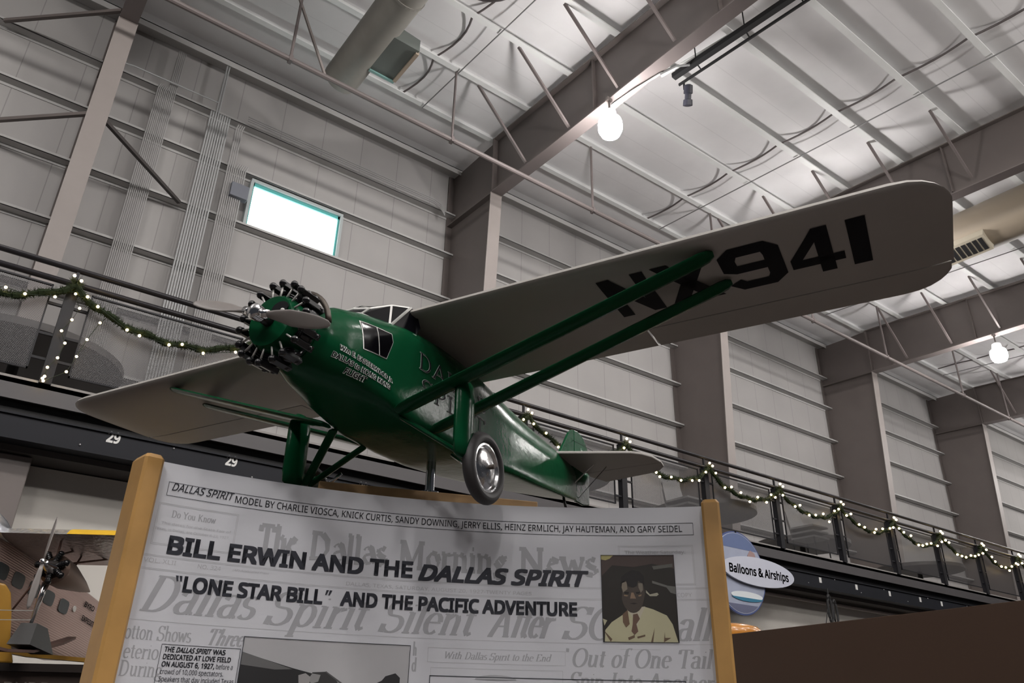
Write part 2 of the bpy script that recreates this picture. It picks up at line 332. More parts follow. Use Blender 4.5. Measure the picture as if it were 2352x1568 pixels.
# lighting track
t = empty('lighting_track', (8.72, 6.9, 12.35)); tag(t, 'black lighting track hung below the roof beside the rafter', 'track')
dv = Vector((.30, -3.6, .0))
G().bar((0, 0, 0), dv, .11, .10).build('track_beam', BLACK, t)
off = Vector((.20, .05, -.04)); G().bar(off, off+dv, .03, .05).build('thin_rail', BLACK, t)
for s in (.14, .42, .70):
    a = dv*s; G().tube([a, a+Vector((0, 0, .85))], .012, 5).build('hanger', BLACK, t)
    G().bar(a+Vector((0, 0, -.03)), a+off, .02, .02).build('cross_bar', BLACK, t)
sl = empty('spotlight', (8.94, 6.85, 12.3)); tag(sl, 'black spotlight hanging from the end of the lighting track', 'lamp')
G().tube([(0, 0, 0), (.02, .02, -.14)], .02).build('yoke', BLACK, sl)
G().lathe((.0, -.1, -.12), (.12, .16, -.34), [(0, .05), (.02, .08), (.16, .085), (.17, .06), (.27, .06), (.28, .085), (.38, .09), (.39, .06)], 14).build('lamp_can', mat('spot_body', (.02, .02, .03), .4), sl)
# ducts
du = empty('air_duct', (3.87, 0, 12.32)); tag(du, 'greenish grey round air duct at top left of the roof', 'duct')
DG = mat('duct_paint', (.25, .24, .215), .5, noise=.15, scale=4); 
g = G(); r0 = .33
g.loft([[(r0*math.cos(2*PI*k/24), y, r0*math.sin(2*PI*k/24)) for k in range(24)] for y in (10.75, 8.5, 6, 2, -6)]).build('duct_tube', DG, du, auto=40)
G().loft([[(x*s+ox, y, z) for x, z in ((-.0, .05), (.5, .0), (.5, -.26), (-.0, -.26))] for y, s, ox in ((9.95, 1, .2), (9.05, 1, .2))]).build('register_box', mat('register_paint', (.15, .17, .155), .5), du)
G().box(.66, .72, 9.1, 9.93, -.30, -.05).build('register_lip', mat('tan_register_edge', (.42, .34, .26), .5), du)
G().box(.2, .7, 9.94, 9.99, -.29, -.25).build('painted_edge_light', mat('teal_light_colour', (.25, .45, .42), .4), du)  # teal light along the far edge, put into the strip's colour
for y in (8.3, 5.5): G().lathe((0, y, 0), (0, 1, 0), [(0, r0), (.0, r0+.015), (.05, r0+.015), (.05, r0)], 24).build('duct_joint', DG, du)
d2 = empty('air_duct', (17.75, 0, 12.15)); tag(d2, 'beige round air duct behind the tip of the right wing', 'duct')
G().loft([[(.55*math.cos(2*PI*k/24), y, .55*math.sin(2*PI*k/24)) for k in range(24)] for y in (7.6, 4, -2)]).build('duct_tube', mat('beige_duct_paint', (.30, .25, .19), .5), d2, auto=40)
g = G(); c0 = Vector((-.28, 5.95, -.50)); ax = Vector((0, 1, 0)); az = Vector((-.45, 0, -.85)).normalized(); ay = az.cross(ax)
G().obox(c0, ax, ay, az, .55, .24, .10).build('register_frame', mat('register_cream', (.42, .38, .30), .5), d2)
for k in range(8): g.obox(c0+az*.1+ax*(-.44+k*.125), ax, ay, az, .045, .17, .012)
g.build('register_slots', BLACK, d2)
# unidentified maroon thing hanging at the top edge
b = empty('hanging_maroon_object', (2.96, 4.50, 8.84)); tag(b, 'dark maroon rounded hanging object just showing at the top edge', 'ornament')
# ================================================================= RAILING
rl = empty('mezzanine_railing', (0, 7, 4)); tag(rl, 'dark metal railing with mesh infill along the mezzanine edge', 'railing')
G().tube([(-5, 0, 1.06), (38, 0, 1.06)], .027, 10).build('top_rail', DARKR, rl, smooth=True)
G().tube([(-5, 0, .92), (38, 0, .92)], .027, 10).build('second_rail', DARKR, rl, smooth=True)
PX = [.45+1.65*k for k in range(-3, 21)]
mesh = bpy.data.materials.new('woven_wire_mesh'); mesh.use_nodes = True; nt = mesh.node_tree
bb = nt.nodes['Principled BSDF']; bb.inputs['Base Color'].default_value = (.045, .043, .046, 1); bb.inputs['Roughness'].default_value = .5
tc = nt.nodes.new('ShaderNodeTexCoord'); mp = nt.nodes.new('ShaderNodeMapping'); mp.inputs['Rotation'].default_value = (0, math.radians(45), 0); nt.links.new(tc.outputs['Object'], mp.inputs[0])
sxz = nt.nodes.new('ShaderNodeSeparateXYZ'); nt.links.new(mp.outputs[0], sxz.inputs[0]); outs = []
for ax_ in (0, 2):
    a = nt.nodes.new('ShaderNodeMath'); a.operation = 'PINGPONG'; a.inputs[1].default_value = .0055; nt.links.new(sxz.outputs[ax_], a.inputs[0])
    c = nt.nodes.new('ShaderNodeMath'); c.operation = 'LESS_THAN'; c.inputs[1].default_value = .0020; nt.links.new(a.outputs[0], c.inputs[0]); outs.append(c)
mxn = nt.nodes.new('ShaderNodeMath'); mxn.operation = 'MAXIMUM'; nt.links.new(outs[0].outputs[0], mxn.inputs[0]); nt.links.new(outs[1].outputs[0], mxn.inputs[1]); nt.links.new(mxn.outputs[0], bb.inputs['Alpha'])
for k, x in enumerate(PX):
    G().box(x-.045, x+.045, -.03, .05, -.02, .90).build('post', DARKP, rl)
    G().box(x-.012, x+.012, -.012, .012, .9, 1.05).build('post_pin', DARKP, rl)
    for z in (.18, .40, .68): G().box(x-.15, x+.15, -.012, .012, z, z+.022).build('bracket', DARKP, rl)
    if k < len(PX)-1:
        x0, x1 = x+.15, x+1.5
        g = G()
        for a in ((x0, x1, .08, .095), (x0, x1, .85, .865), (x0, x0+.012, .08, .86), (x1-.012, x1, .08, .86)): g.box(a[0], a[1], -.01, .01, a[2], a[3])
        fp = g.build('panel_frame', DARKP, rl)
        G().add([(x0, 0, .09), (x1, 0, .09), (x1, 0, .855), (x0, 0, .855)], [(0, 1, 2, 3)]).build('mesh_infill', mesh, fp)
# ---- garlands
FOL = mat('dark_green_needles', (.012, .020, .006), .7, spec=.2); BULB = mat('warm_fairy_light', (1, .8, .5), .4, emit=(1, .72, .34), es=11); WIRE = mat('dark_green_wire', (.02, .03, .02), .6)
pl = ['at the far left edge', 'left, from the left post towards the propeller', 'hidden mostly behind the aircraft nose', 'hidden behind the fuselage', 'behind the rear fuselage', 'just above the tailplane', 'right of the tailplane', 'over the right panel post', 'first bay right of the panel', 'second bay right of the panel', 'third bay right of the panel', 'fourth bay right of the panel', 'fifth bay, at the right edge', 'sixth bay, beyond the right edge']
for k in range(13):
    x0 = .45+1.65*(k-1); x1 = x0+1.65; r = empty('lit_garland', (x0, 6.93, 4.88)); tag(r, 'garland with warm fairy lights, '+pl[k], 'garland', 'garlands')
    N = 40; path = []
    for i in range(N+1):
        t = i/N; s = 4*t*(1-t); s = s**.8; path.append(Vector((1.65*t, -.02+.01*math.sin(9*t+k), -.30*s+.012*math.sin(31*t+k*2))))
    g = G()
    for i in range(1700 if k < 7 else 800):
        t = random.random()*N; a = int(t); q = path[a].lerp(path[min(a+1, N)], t-a)
        d = Vector((random.gauss(0, 1), random.gauss(0, .8), random.gauss(0, 1))).normalized()*random.uniform(.042, .068)
        sd = d.cross(Vector((random.random()-.5, 1, random.random()-.5))).normalized()*.005
        g.add([q-sd, q+sd, q+d], [(0, 1, 2)])
    for i in range(N): g.tube([path[i], path[i+1]], .026+.006*math.sin(i*1.7+k), 6)
    if k < 8 or True:
        for i in range(160):
            d = Vector((random.gauss(0, 1), random.gauss(0, 1), random.gauss(0, 1.2))).normalized()*random.uniform(.04, .10); sd = d.cross(Vector((0, 1, 0))).normalized()*.007
            g.add([-sd, sd, d], [(0, 1, 2)])
    g.build('foliage', FOL, r)
    nb = 9; pts = []
    for i in range(nb):
        t = (i+.5+random.uniform(-.3, .3))/nb; q = path[int(t*N)].copy(); q += Vector((random.uniform(-.02, .02), -.035, random.uniform(-.07, .05))); pts.append(q)
    G().tube([Vector((0, -.03, .02))]+pts, .003, 4).build('light_wire', WIRE, r)
    for q in pts+[Vector((-.03, -.06, .06)), Vector((.03, -.06, .03))]: G().ball(q, .0125+.0008*k, 6, 4).build('bulb', BULB, r)
r = empty('fairy_light_strand', (.45, 6.93, 4.8)); tag(r, 'loose strand of warm fairy lights trailing down the left railing post', 'string lights')
pts = [Vector(a) for a in ((.02, 0, .0), (.08, 0, -.12), (.05, 0, -.24), (.0, 0, -.36), (.05, 0, -.46), (.03, 0, -.60), (-.02, 0, -.70), (-.02, 0, -.78), (-.03, 0, -.80), (-.02, 0, -.82), (.12, 0, -.70), (.16, 0, -.55), (.2, 0, -.38), (.26, 0, -.2), (.32, 0, -.1))]
G().tube(pts, .003, 4).build('light_wire', WIRE, r)
for q in pts: G().ball(q+Vector((0, -.01, 0)), .0115, 6, 4).build('bulb', BULB, r)
# ---- tables up on the mezzanine
TT = mat('dark_table_top', (.012, .011, .012), .6, spec=.2); TR = mat('table_rim', (.045, .04, .038), .5)
def table(x, y, R, label, first=None):
    r = empty('round_table', (x, y, 4.0)); tag(r, label, 'table', 'mezzanine tables')
    G().lathe((0, 0, .71), (0, 0, 1), [(0, R*.9), (.0, R-.05), (.04, R-.05), (.04, .01)], 40).build('table_top', TT, r)
    G().lathe((0, 0, .69), (0, 0, 1), [(0, R-.06), (0, R), (.07, R), (.07, R-.06)], 40).build('table_rim', TR, r)
    G().lathe((0, 0, 0), (0, 0, 1), [(.002, .3), (.03, .3), (.05, .05), (.70, .05)], 16).build('pedestal', BLACK, r); return r
table(.25, 8.6, .98, 'large round table on the mezzanine behind the railing at far left')
table(6.95, 8.35, .85, 'round table on the mezzanine behind the aircraft rudder')
table(10.2, 8.3, .85, 'round table on the mezzanine just right of the panel')
table(13.6, 8.75, .88, 'round table on the mezzanine, second right of the panel')
table(17.7, 8.6, .9, 'round table on the mezzanine, farthest right')
def chairs(x, y, n, label):
    r = empty('stacked_chairs', (x, y, 4.0)); tag(r, label, 'chair stack')
    cm = mat('pale_chair_plastic', (.25, .25, .25), .5)
    for i in range(n):
        z = .42+i*.09; G().box(-.22, .22, -.22, .22, z, z+.03).add([(-.22, .2, z), (.22, .2, z), (.2, .3, z+.42), (-.2, .3, z+.42)], [(0, 1, 2, 3)]).build('chair_shell', cm, r)
    g = G()
    for sx in (-.2, .2):
        for s2 in (-.2, .2): g.tube([(sx, s2, 0), (sx, s2, .45)], .012, 5)
    g.build('chair_legs', BLACK, r)
chairs(9.08, 7.7, 3, 'stack of pale chairs on the mezzanine above the right panel post')
chairs(12.0, 7.55, 3, 'stack of pale chairs on the mezzanine right of the round sign')
# ---- ball at top edge
G().ball((0, 0, 0), (.6, .6, .62), 28, 16).build('rounded_body', mat('dark_maroon', (.03, .008, .01), .5), b, smooth=True)
G().tube([(0, 0, .6), (0, 0, 4.35)], .006, 5).build('suspension_cord', BLACK, b)
# ================================================================= CURVED INFORMATION PANEL
CX, CY, CR = .514, .422, 1.568
A0 = math.atan2(1.985-CY, .422-CX)
def PP(u, v, off=0.0):
    a = A0-u/CR; return Vector((CX+(CR-off)*math.cos(a), CY+(CR-off)*math.sin(a), v))
UW = 1.482
pn = empty('information_panel', PP(UW/2, 0)); tag(pn, 'curved white exhibit panel headed BILL ERWIN AND THE DALLAS SPIRIT between oak posts', 'sign')
pn_loc = pn.location
def pb(g, name, m, parent=pn, **k):
    o = g.build(name, m, parent, **k)
    if parent is pn: o.matrix_parent_inverse = Matrix.Translation(-pn_loc)
    return o
n = 48
pb(G().loft([[PP(-.02+(UW+.04)*i/n, .25, 0), PP(-.02+(UW+.04)*i/n, 2.15, 0), PP(-.02+(UW+.04)*i/n, 2.15, -.006), PP(-.02+(UW+.04)*i/n, .25, -.006)] for i in range(n+1)]), 'sheet', SHEET, auto=20)
def post(c, ax, hw, hd, top):
    ax = Vector((*ax, 0)).normalized(); ay = Vector((-ax.y, ax.x, 0)); g = G(); c = Vector((*c, 0)); secs = []
    b = .006
    for z, s in ((0, 0), (top-.010, 0), (top, .006)):
        secs.append([c+ax*x+ay*y+Vector((0, 0, z)) for x, y in ((-hw+b+s, -hd+s), (hw-b-s, -hd+s), (hw-s, -hd+b+s), (hw-s, hd-b-s), (hw-b-s, hd-s), (-hw+b+s, hd-s), (-hw+s, hd-b-s), (-hw+s, -hd+b+s))])
    return pb(g.loft(secs), 'oak_post', WOOD)
post((.389, 1.998), (.99, .13), .0235, .044, 2.157)
e = PP(UW, 0); tdir = Vector((.63, -.775, 0)); rd = Vector((.775, .63, 0)); c = e+tdir*.0245
post((c.x, c.y), (tdir.x, tdir.y), .0245, .042, 2.160)
def tg(items, name, m, off=.0006, parent=pn):
    for s, u0, u1, v, cap, bo, sh in items:
        g = G(); put_text(g, s, u0, u1, v, cap, lambda x, y: PP(x, y, off), bo, sh); pb(g, name, m)
def frame(rs, name, m, t=.0012, off=.0008):
    def strip(g, u0, u1, v0, v1):
        k = max(1, int((u1-u0)/.03)); 
        for i in range(k):
            a, b = u0+(u1-u0)*i/k, u0+(u1-u0)*(i+1)/k; g.add([PP(a, v0, off), PP(b, v0, off), PP(b, v1, off), PP(a, v1, off)], [(0, 1, 2, 3)])
    for u0, u1, v0, v1 in rs:
        g = G()
        if v1-v0 < 1e-5: strip(g, u0, u1, v0-t/2, v0+t/2)
        else: strip(g, u0, u1, v1-t, v1); strip(g, u0, u1, v0, v0+t); strip(g, u0, u0+t, v0, v1); strip(g, u1-t, u1, v0, v1)
        pb(g, name, m)
def patch(poly, name, m, off, parent=None):
    import bmesh
    bm = bmesh.new(); bm.faces.new([bm.verts.new((u, v, 0)) for u, v in poly][::-1]); bmesh.ops.triangulate(bm, faces=bm.faces[:])
    for k in range(int(min(p[0] for p in poly)/.012), int(max(p[0] for p in poly)/.012)+2): bmesh.ops.bisect_plane(bm, geom=bm.verts[:]+bm.edges[:]+bm.faces[:], plane_co=(.012*k, 0, 0), plane_no=(1, 0, 0))
    bm.verts.index_update(); g = G(); g.add([PP(v.co.x, v.co.y, off) for v in bm.verts], [tuple(v.index for v in f.verts) for f in bm.faces]); bm.free(); return pb(g, name, m, pn) if parent is None else g.build(name, m, parent)
# serif letters drawn with a broad nib, for the faded newspaper page behind the text
def arc(cx, cy_, rx, ry, a0, a1, n=12): return [(cx+rx*math.cos(math.radians(a0+(a1-a0)*i/n)), cy_+ry*math.sin(math.radians(a0+(a1-a0)*i/n))) for i in range(n+1)]
def sf(x, y, w=.17): return [(x-w, y), (x+w, y)]
GL = {
 'a': (.82, [arc(.36, .72, .24, .25, 170, 0)+[(.60, .15), (.68, .02), (.8, .06)], [(.6, .6)]+arc(.36, .27, .26, .26, 80, 330)]),
 'c': (.72, [arc(.42, .5, .32, .48, 50, 310)]),
 'd': (.95, [arc(.4, .5, .3, .48, 30, 330), [(.72, 1.55), (.72, .05), (.85, .02)], sf(.62, 1.53, .1)]),
 'e': (.76, [[(.12, .55), (.68, .55)]+arc(.4, .5, .3, .48, 8, 315)]),
 'f': (.55, [arc(.5, 1.3, .22, .25, 40, 180)+[(.28, .03)], sf(.32, .98, .25), sf(.28, .02)]),
 'g': (.85, [arc(.4, .62, .26, .34, 0, 360), arc(.42, -.12, .34, .25, 60, 400), [(.3, .28), (.25, .14), (.6, .08)], [(.62, .9), (.8, .95)]]),
 'h': (.98, [[(.22, 1.55), (.22, .03)], sf(.14, 1.53, .1), sf(.22, .02), [(.22, .7), (.45, .96), (.65, .9), (.72, .7), (.72, .03)], sf(.74, .02)]),
 'i': (.45, [[(.22, .98), (.22, .03)], sf(.14, .97, .1), sf(.22, .02), [(.18, 1.32), (.28, 1.32)]]),
 'l': (.45, [[(.22, 1.55), (.22, .03)], sf(.14, 1.53, .1), sf(.22, .02)]),
 'm': (1.45, [[(.22, .98), (.22, .03)], sf(.14, .97, .1), sf(.22, .02), [(.22, .7), (.45, .96), (.63, .9), (.7, .7), (.7, .03)], sf(.7, .02), [(.7, .7), (.93, .96), (1.1, .9), (1.18, .7), (1.18, .03)], sf(1.2, .02)]),
 'n': (.98, [[(.22, .98), (.22, .03)], sf(.14, .97, .1), sf(.22, .02), [(.22, .7), (.45, .96), (.65, .9), (.72, .7), (.72, .03)], sf(.74, .02)]),
 'o': (.85, [arc(.42, .5, .32, .49, 0, 360, 20)]),
 'p': (.92, [[(.22, .98), (.22, -.45)], sf(.14, .97, .1), sf(.22, -.45), arc(.5, .5, .3, .48, 150, -150)]),
 'r': (.66, [[(.22, .98), (.22, .03)], sf(.14, .97, .1), sf(.22, .02), [(.22, .65), (.38, .92), (.55, .95), (.58, .82)]]),
 's': (.66, [arc(.34, .75, .23, .23, 40, 250)+arc(.33, .26, .26, .25, 70, -150)]),
 't': (.56, [[(.26, 1.3), (.26, .2), (.36, .02), (.52, .12)], sf(.26, .97, .24)]),
 'u': (.98, [[(.22, .98), (.22, .25), (.35, .02), (.55, .08), (.72, .35)], [(.72, .98), (.72, .03), (.88, .02)], sf(.14, .97, .1), sf(.64, .97, .1)]),
 'v': (.85, [[(.12, .97), (.42, .02), (.72, .97)], sf(.12, .98), sf(.72, .98, .12)]),
 'w': (1.2, [[(.1, .97), (.35, .02), (.6, .9), (.85, .02), (1.1, .97)], sf(.1, .98), sf(1.08, .98, .12)]),
 'y': (.85, [[(.12, .97), (.42, .1)], [(.74, .97), (.4, -.15), (.2, -.42)], sf(.12, .98)]),
 'k': (.95, [[(.22, 1.55), (.22, .03)], sf(.14, 1.53, .1), sf(.22, .02), [(.7, .95), (.3, .45)], [(.4, .58), (.75, .03)], sf(.75, .02)]),
 'x': (.9, [[(.15, .97), (.75, .03)], [(.7, .97), (.15, .03)]]),
 'A': (1.35, [[(.15, .03), (.68, 1.5)], [(.66, 1.48), (1.12, .03)], [(.33, .5), (.95, .5)], sf(.15, .02), sf(1.12, .02, .2)]),
 'C': (1.15, [arc(.62, .75, .5, .74, 45, 320), [(1.0, 1.5), (1.0, 1.15)]]),
 'D': (1.3, [[(.28, 1.48), (.28, .03)], [(.1, 1.48), (.55, 1.48)]+arc(.55, .75, .52, .73, 90, -90)+[(.1, .02)]]),
 'E': (1.15, [[(.28, 1.48), (.28, .03)], [(.1, 1.48), (.95, 1.48), (.95, 1.2)], [(.28, .78), (.75, .78)], [(.1, .02), (1.0, .02), (1.0, .35)]]),
 'I': (.65, [[(.32, 1.48), (.32, .03)], sf(.32, 1.48, .22), sf(.32, .02, .22)]),
 'K': (1.3, [[(.28, 1.48), (.28, .03)], sf(.28, 1.48), sf(.28, .02), [(1.0, 1.46), (.4, .7)], [(.5, .85), (1.08, .03)], sf(1.08, .02)]),
 'M': (1.6, [[(.25, 1.48), (.25, .03)], [(.25, 1.48), (.75, .15), (1.25, 1.48)], [(1.27, 1.48), (1.27, .03)], sf(.22, 1.48), sf(1.3, 1.48), sf(.25, .02), sf(1.27, .02)]),
 'N': (1.35, [[(.25, 1.48), (.25, .03)], [(.25, 1.46), (1.08, .05)], [(1.08, 1.48), (1.08, .03)], sf(.2, 1.48), sf(1.08, 1.48), sf(.25, .02)]),
 'O': (1.3, [arc(.65, .75, .53, .75, 0, 360, 24)]),
 'S': (1.0, [arc(.5, 1.12, .36, .37, 35, 240)+arc(.48, .4, .4, .39, 70, -150), [(.88, 1.5), (.85, 1.15)], [(.1, 0), (.12, .38)]]),
 'T': (1.15, [[(.57, 1.46), (.57, .03)], [(.08, 1.15), (.1, 1.48), (1.05, 1.48), (1.07, 1.15)], sf(.57, .02, .2)]),
 'W': (1.7, [[(.15, 1.46), (.5, .03), (.85, 1.3), (1.2, .03), (1.55, 1.46)], sf(.15, 1.48), sf(1.55, 1.48)]),
 'Y': (1.2, [[(.15, 1.46), (.6, .75), (1.05, 1.46)], [(.6, .75), (.6, .03)], sf(.15, 1.48), sf(1.05, 1.48), sf(.6, .02)]),
 "'": (.35, [[(.15, 1.5), (.12, 1.2)]]),
}
def nib(g, s, u0, u1, v, xh, fn, slant=0, wx=.27, wy=.075, ang=0, black=False):
    tot = sum(GL[c][0] if c in GL else .55 for c in s); k = (u1-u0)/tot; x = 0; ca, sa = math.cos(ang), math.sin(ang)
    for c in s:
        if c not in GL: x += .55; continue
        wd, st = GL[c]
        for st1 in st:
            p = [((q[0])*k*(1 if not black else 1), q[1]*xh) for q in st1]
            if black and len(p) > 8: p = p[::3]+[p[-1]]
            runs = [[p[0]]]
            for i in range(1, len(p)):
                runs[-1].append(p[i])
                if i < len(p)-1:
                    a, b, c_ = p[i-1], p[i], p[i+1]; d1, d2 = math.atan2(b[1]-a[1], b[0]-a[0]), math.atan2(c_[1]-b[1], c_[0]-b[0]); dd = abs((d2-d1+PI) % (2*PI)-PI)
                    if dd > .75: runs.append([p[i]])
            for p in runs:
              n = len(p); L, R = [], []
              for i in range(n):
                  a, b = p[max(i-1, 0)], p[min(i+1, n-1)]; d = math.hypot(b[0]-a[0], b[1]-a[1]) or 1; nx, ny = -(b[1]-a[1])/d, (b[0]-a[0])/d
                  h = .5*xh*math.sqrt((wx*(nx*ca+ny*sa))**2+(wy*(-nx*sa+ny*ca))**2)
                  X, Y = p[i]; X += u0+x*k; L.append((X+nx*h+slant*(Y+ny*h), v+Y+ny*h)); R.append((X-nx*h+slant*(Y-ny*h), v+Y-ny*h))
              for i in range(n-1): g.add([fn(*L[i]), fn(*L[i+1]), fn(*R[i+1]), fn(*R[i])], [(0, 1, 2, 3)])
        x += wd
P3 = lambda x, y: PP(x, y, .0004)
g = G()
nib(g, 'Dallas', .012, .275, 1.805, .053, P3, .35); nib(g, 'Spirit', .305, .555, 1.797, .053, P3, .35)
nib(g, 'Silent', .595, .84, 1.796, .053, P3, .35); nib(g, 'After', .885, 1.05, 1.796, .053, P3, .35)
nib(g, 'SO', 1.085, 1.225, 1.795, .055, P3, .35); nib(g, 'all', 1.385, 1.475, 1.795, .053, P3, .35)
nib(g, 'Three', .178, .263, 1.742, .024, P3, .3); nib(g, 'Out of One Tail', 1.108, 1.472, 1.727, .030, P3, .25); nib(g, "'", 1.096, 1.106, 1.727, .030, P3)
nib(g, 'Spin Into Another', 1.10, 1.47, 1.672, .028, P3, .25)
nib(g, 'otton Shows', -.002, .144, 1.744, .021, P3, 0, .18); nib(g, 'eterio', .004, .08, 1.704, .021, P3, 0, .18); nib(g, 'During', .002, .095, 1.668, .021, P3, 0, .18)
nib(g, 'h', .69, .70, 1.742, .022, P3, 0, .2); nib(g, 'd', .69, .702, 1.704, .022, P3, 0, .2)
nib(g, 'With Dallas Spirit to the End', .770, 1.054, 1.738, .0115, P3, .3)
pb(g, 'faded_headline_print', INKG)
g = G()
for w_, u0, u1, v_ in (('The', .262, .362, 1.966), ('Dallas', .392, .602, 1.963), ('Morning', .632, .935, 1.961), ('News', .965, 1.187, 1.961)):
    g = G(); nib(g, w_, u0, u1, v_, .046, P3, 0, .36, .07, .7, True); pb(g, 'blackletter_masthead_print', INKG)
g = G()
nib(g, 'Do You Know', .044, .150, 2.021, .011, P3, 0, .24, .08); 
pb(g, 'small_faded_print', INKG)
tg([('VOL. XLII', .003, .077, 1.912, .0095, 0, 0), ('NO. 324', .128, .183, 1.911, .0095, 0, 0), ('(AP)\u2014Associated Press', .212, .301, 1.914, .005, 0, .3),
    ('DALLAS, TEXAS, SATURDAY, AUGUST 20, 1927\u2014TWENTY PAGES', .50, 1.003, 1.905, .009, 0, 0), ('COPY', 1.398, 1.437, 1.905, .011, 0, 0),
    ('The Weather Saturday.', 1.262, 1.428, 2.020, .009, .01, 0), ('The dates for the State Fair of', .025, .192, 2.002, .006, 0, 0), ('Texas, in Dallas, are October 8-23, 1927.', .012, .190, 1.988, .006, 0, 0)], 'pale_newsprint_text', INKL)
frame([(.010, .204, 1.953, 2.052), (.013, .201, 1.956, 2.049), (1.244, 1.450, 1.936, 2.043), (1.247, 1.447, 1.939, 2.040), (.729, 1.094, 1.728, 1.764), (.739, 1.087, 1.60, 1.716),
       (0, 1.482, 1.929, 1.929), (0, 1.482, 1.926, 1.926), (0, 1.482, 1.899, 1.899), (0, 1.482, 1.896, 1.896), (0, 1.482, 1.785, 1.785), (1.24, 1.345, 1.772, 1.772)], 'newsprint_rules', INKL, .0010, .0003)
tg([('BILL ERWIN AND THE', .050, .674, 1.9375, .0385, .034, 0), ('DALLAS SPIRIT', .690, 1.160, 1.9325, .0385, .034, .28),
    ('LONE STAR BILL', .103, .444, 1.855, .0325, .034, 0), ('AND THE PACIFIC ADVENTURE', .490, 1.127, 1.855, .0325, .034, 0)], 'headline_lettering', INK, .0012)
tg([('DALLAS SPIRIT', .032, .184, 2.0845, .0185, .004, .28), ('MODEL BY CHARLIE VIOSCA, KNICK CURTIS, SANDY DOWNING, JERRY ELLIS, HEINZ ERMLICH, JAY HAUTEMAN, AND GARY SEIDEL', .188, 1.424, 2.080, .0175, .002, 0)], 'credit_line_lettering', INK, .0012)
frame([(.022, 1.455, 2.0705, 2.1045)], 'credit_line_border', INK, .0011, .0010)
tb = .0105
for u, sl in ((.082, -1), (.0905, -1), (.449, 1), (.4575, 1)):
    if sl < 0: q_ = [(u, 1.8890), (u+.0066, 1.8890), (u+.0076, 1.8765), (u+.0042, 1.8765)]
    else: q_ = [(u+.0024, 1.8890), (u+.0090, 1.8890), (u+.0034, 1.8765), (u, 1.8765)]
    pb(G().add([PP(a, b_, .0012) for a, b_ in q_], [(0, 1, 2, 3)]), 'quotation_mark', INK)
tg([('THE', .090, .112, 1.722, tb, .02, 0), ('DALLAS SPIRIT', .116, .196, 1.722, tb, .02, .28), ('WAS', .199, .228, 1.722, tb, .02, 0), ('DEDICATED AT LOVE FIELD', .090, .243, 1.7065, tb, .02, 0), ('ON AUGUST 6, 1927,', .090, .208, 1.691, tb, .02, 0), ('before a', .212, .250, 1.691, tb, 0, 0),
    ('crowd of 10,000 spectators.', .090, .231, 1.6755, tb, 0, 0), ('Speakers that day included Texas', .090, .257, 1.660, tb, 0, 0), ('Governor Dan Moody. It would', .090, .245, 1.6445, tb, 0, 0)], 'caption_box_text', INK, .0012)
frame([(.082, .262, 1.55, 1.738)], 'caption_box_border', INK, .0010, .0010)
frame([(.737, 1.405, 1.50, 1.697)], 'lower_box_border', INK, .0016, .0014)
# portrait photograph
def sub(poly, name, m, off, par): return patch(poly, name, m, off, par)
U0, U1, V0, V1 = 1.1955, 1.395, 1.790, 2.016
def pu(x, y): return (U0+(U1-U0)*x, V0+(V1-V0)*(1-y))     # fractions from the upper left of the picture
pt = patch([pu(0, 0), pu(.5, 0), pu(1, 0), pu(1, 1), pu(.5, 1), pu(0, 1)], 'portrait_photo', mat('photo_dark_brown', (.022, .019, .016), .4), .0020)
def ps(pl, name, col, k): 
    o = sub([pu(*q) for q in pl], name, mat('photo_'+name, col, .45), .0023+k*.0002, pt)
    o.matrix_parent_inverse = Matrix.Identity(4); return o
ps([(0, 0), (1, 0), (1, .16), (.7, .10), (.45, .14), (.15, .12), (.0, .25)], 'brown_shade', (.06, .04, .035), 0)
ps([(0, 0), (.17, 0), (.12, .04), (.06, .06), (.0, .05)], 'yellow_corner', (.38, .34, .14), 1)
ps([(.70, .13), (.98, .10), (.98, .14), (.72, .17)], 'engine_part', (.10, .10, .09), 1)
ps([(.69, .30), (.9, .36), (1, .37), (1, .46), (.93, .44), (.88, .38), (.69, .33)], 'engine_rod', (.13, .13, .12), 1)
ps([(.60, .41), (.65, .46), (.75, .44), (.77, .46), (.74, .48), (.65, .48), (.60, .44)], 'pale_lever', (.33, .32, .25), 1)
ps([(.02, 1), (.03, .87), (.12, .78), (.30, .68), (.36, .63), (.56, .60), (.68, .63), (.86, .70), (.93, .80), (.99, 1)], 'cream_jacket', (.43, .41, .27), 1)
ps([(.0, .74), (.06, .76), (.02, .82)], 'shoulder_patch', (.40, .38, .26), 1)
ps([(.33, .64), (.40, .62), (.58, .60), (.52, .70), (.45, .85), (.40, .72)], 'shirt', (.45, .42, .33), 2)
ps([(.27, .69), (.34, .64), (.36, .80), (.31, .84), (.27, .78)], 'left_lapel', (.13, .08, .05), 3)
ps([(.41, .69), (.47, .68), (.50, .74), (.45, .80), (.47, .88), (.42, .92), (.38, .88), (.40, .80)], 'tie', (.12, .07, .05), 4)
ps([(.33, .95), (.42, .92), (.42, .95), (.34, .98)], 'left_pocket_flap', (.12, .08, .05), 3); ps([(.45, .94), (.56, .915), (.56, .935), (.46, .96)], 'right_pocket_flap', (.12, .08, .05), 3)
ps([(.69, .84), (.66, 1), (.63, 1)], 'jacket_fold', (.12, .08, .05), 3); ps([(.82, .88), (.80, 1), (.90, .95), (.82, .95)], 'sleeve_fold', (.12, .08, .05), 3)
ps([(.02, .88), (.12, .97), (.10, 1), (.04, .92)], 'arm_fold', (.12, .08, .05), 3)
fx = [(.43+.155*math.cos(a*PI/12), .46+.215*math.sin(a*PI/12)) for a in range(24)]
ps([(x-.012 if y > .5 else x, y) for x, y in fx], 'face', (.055, .043, .035), 4)
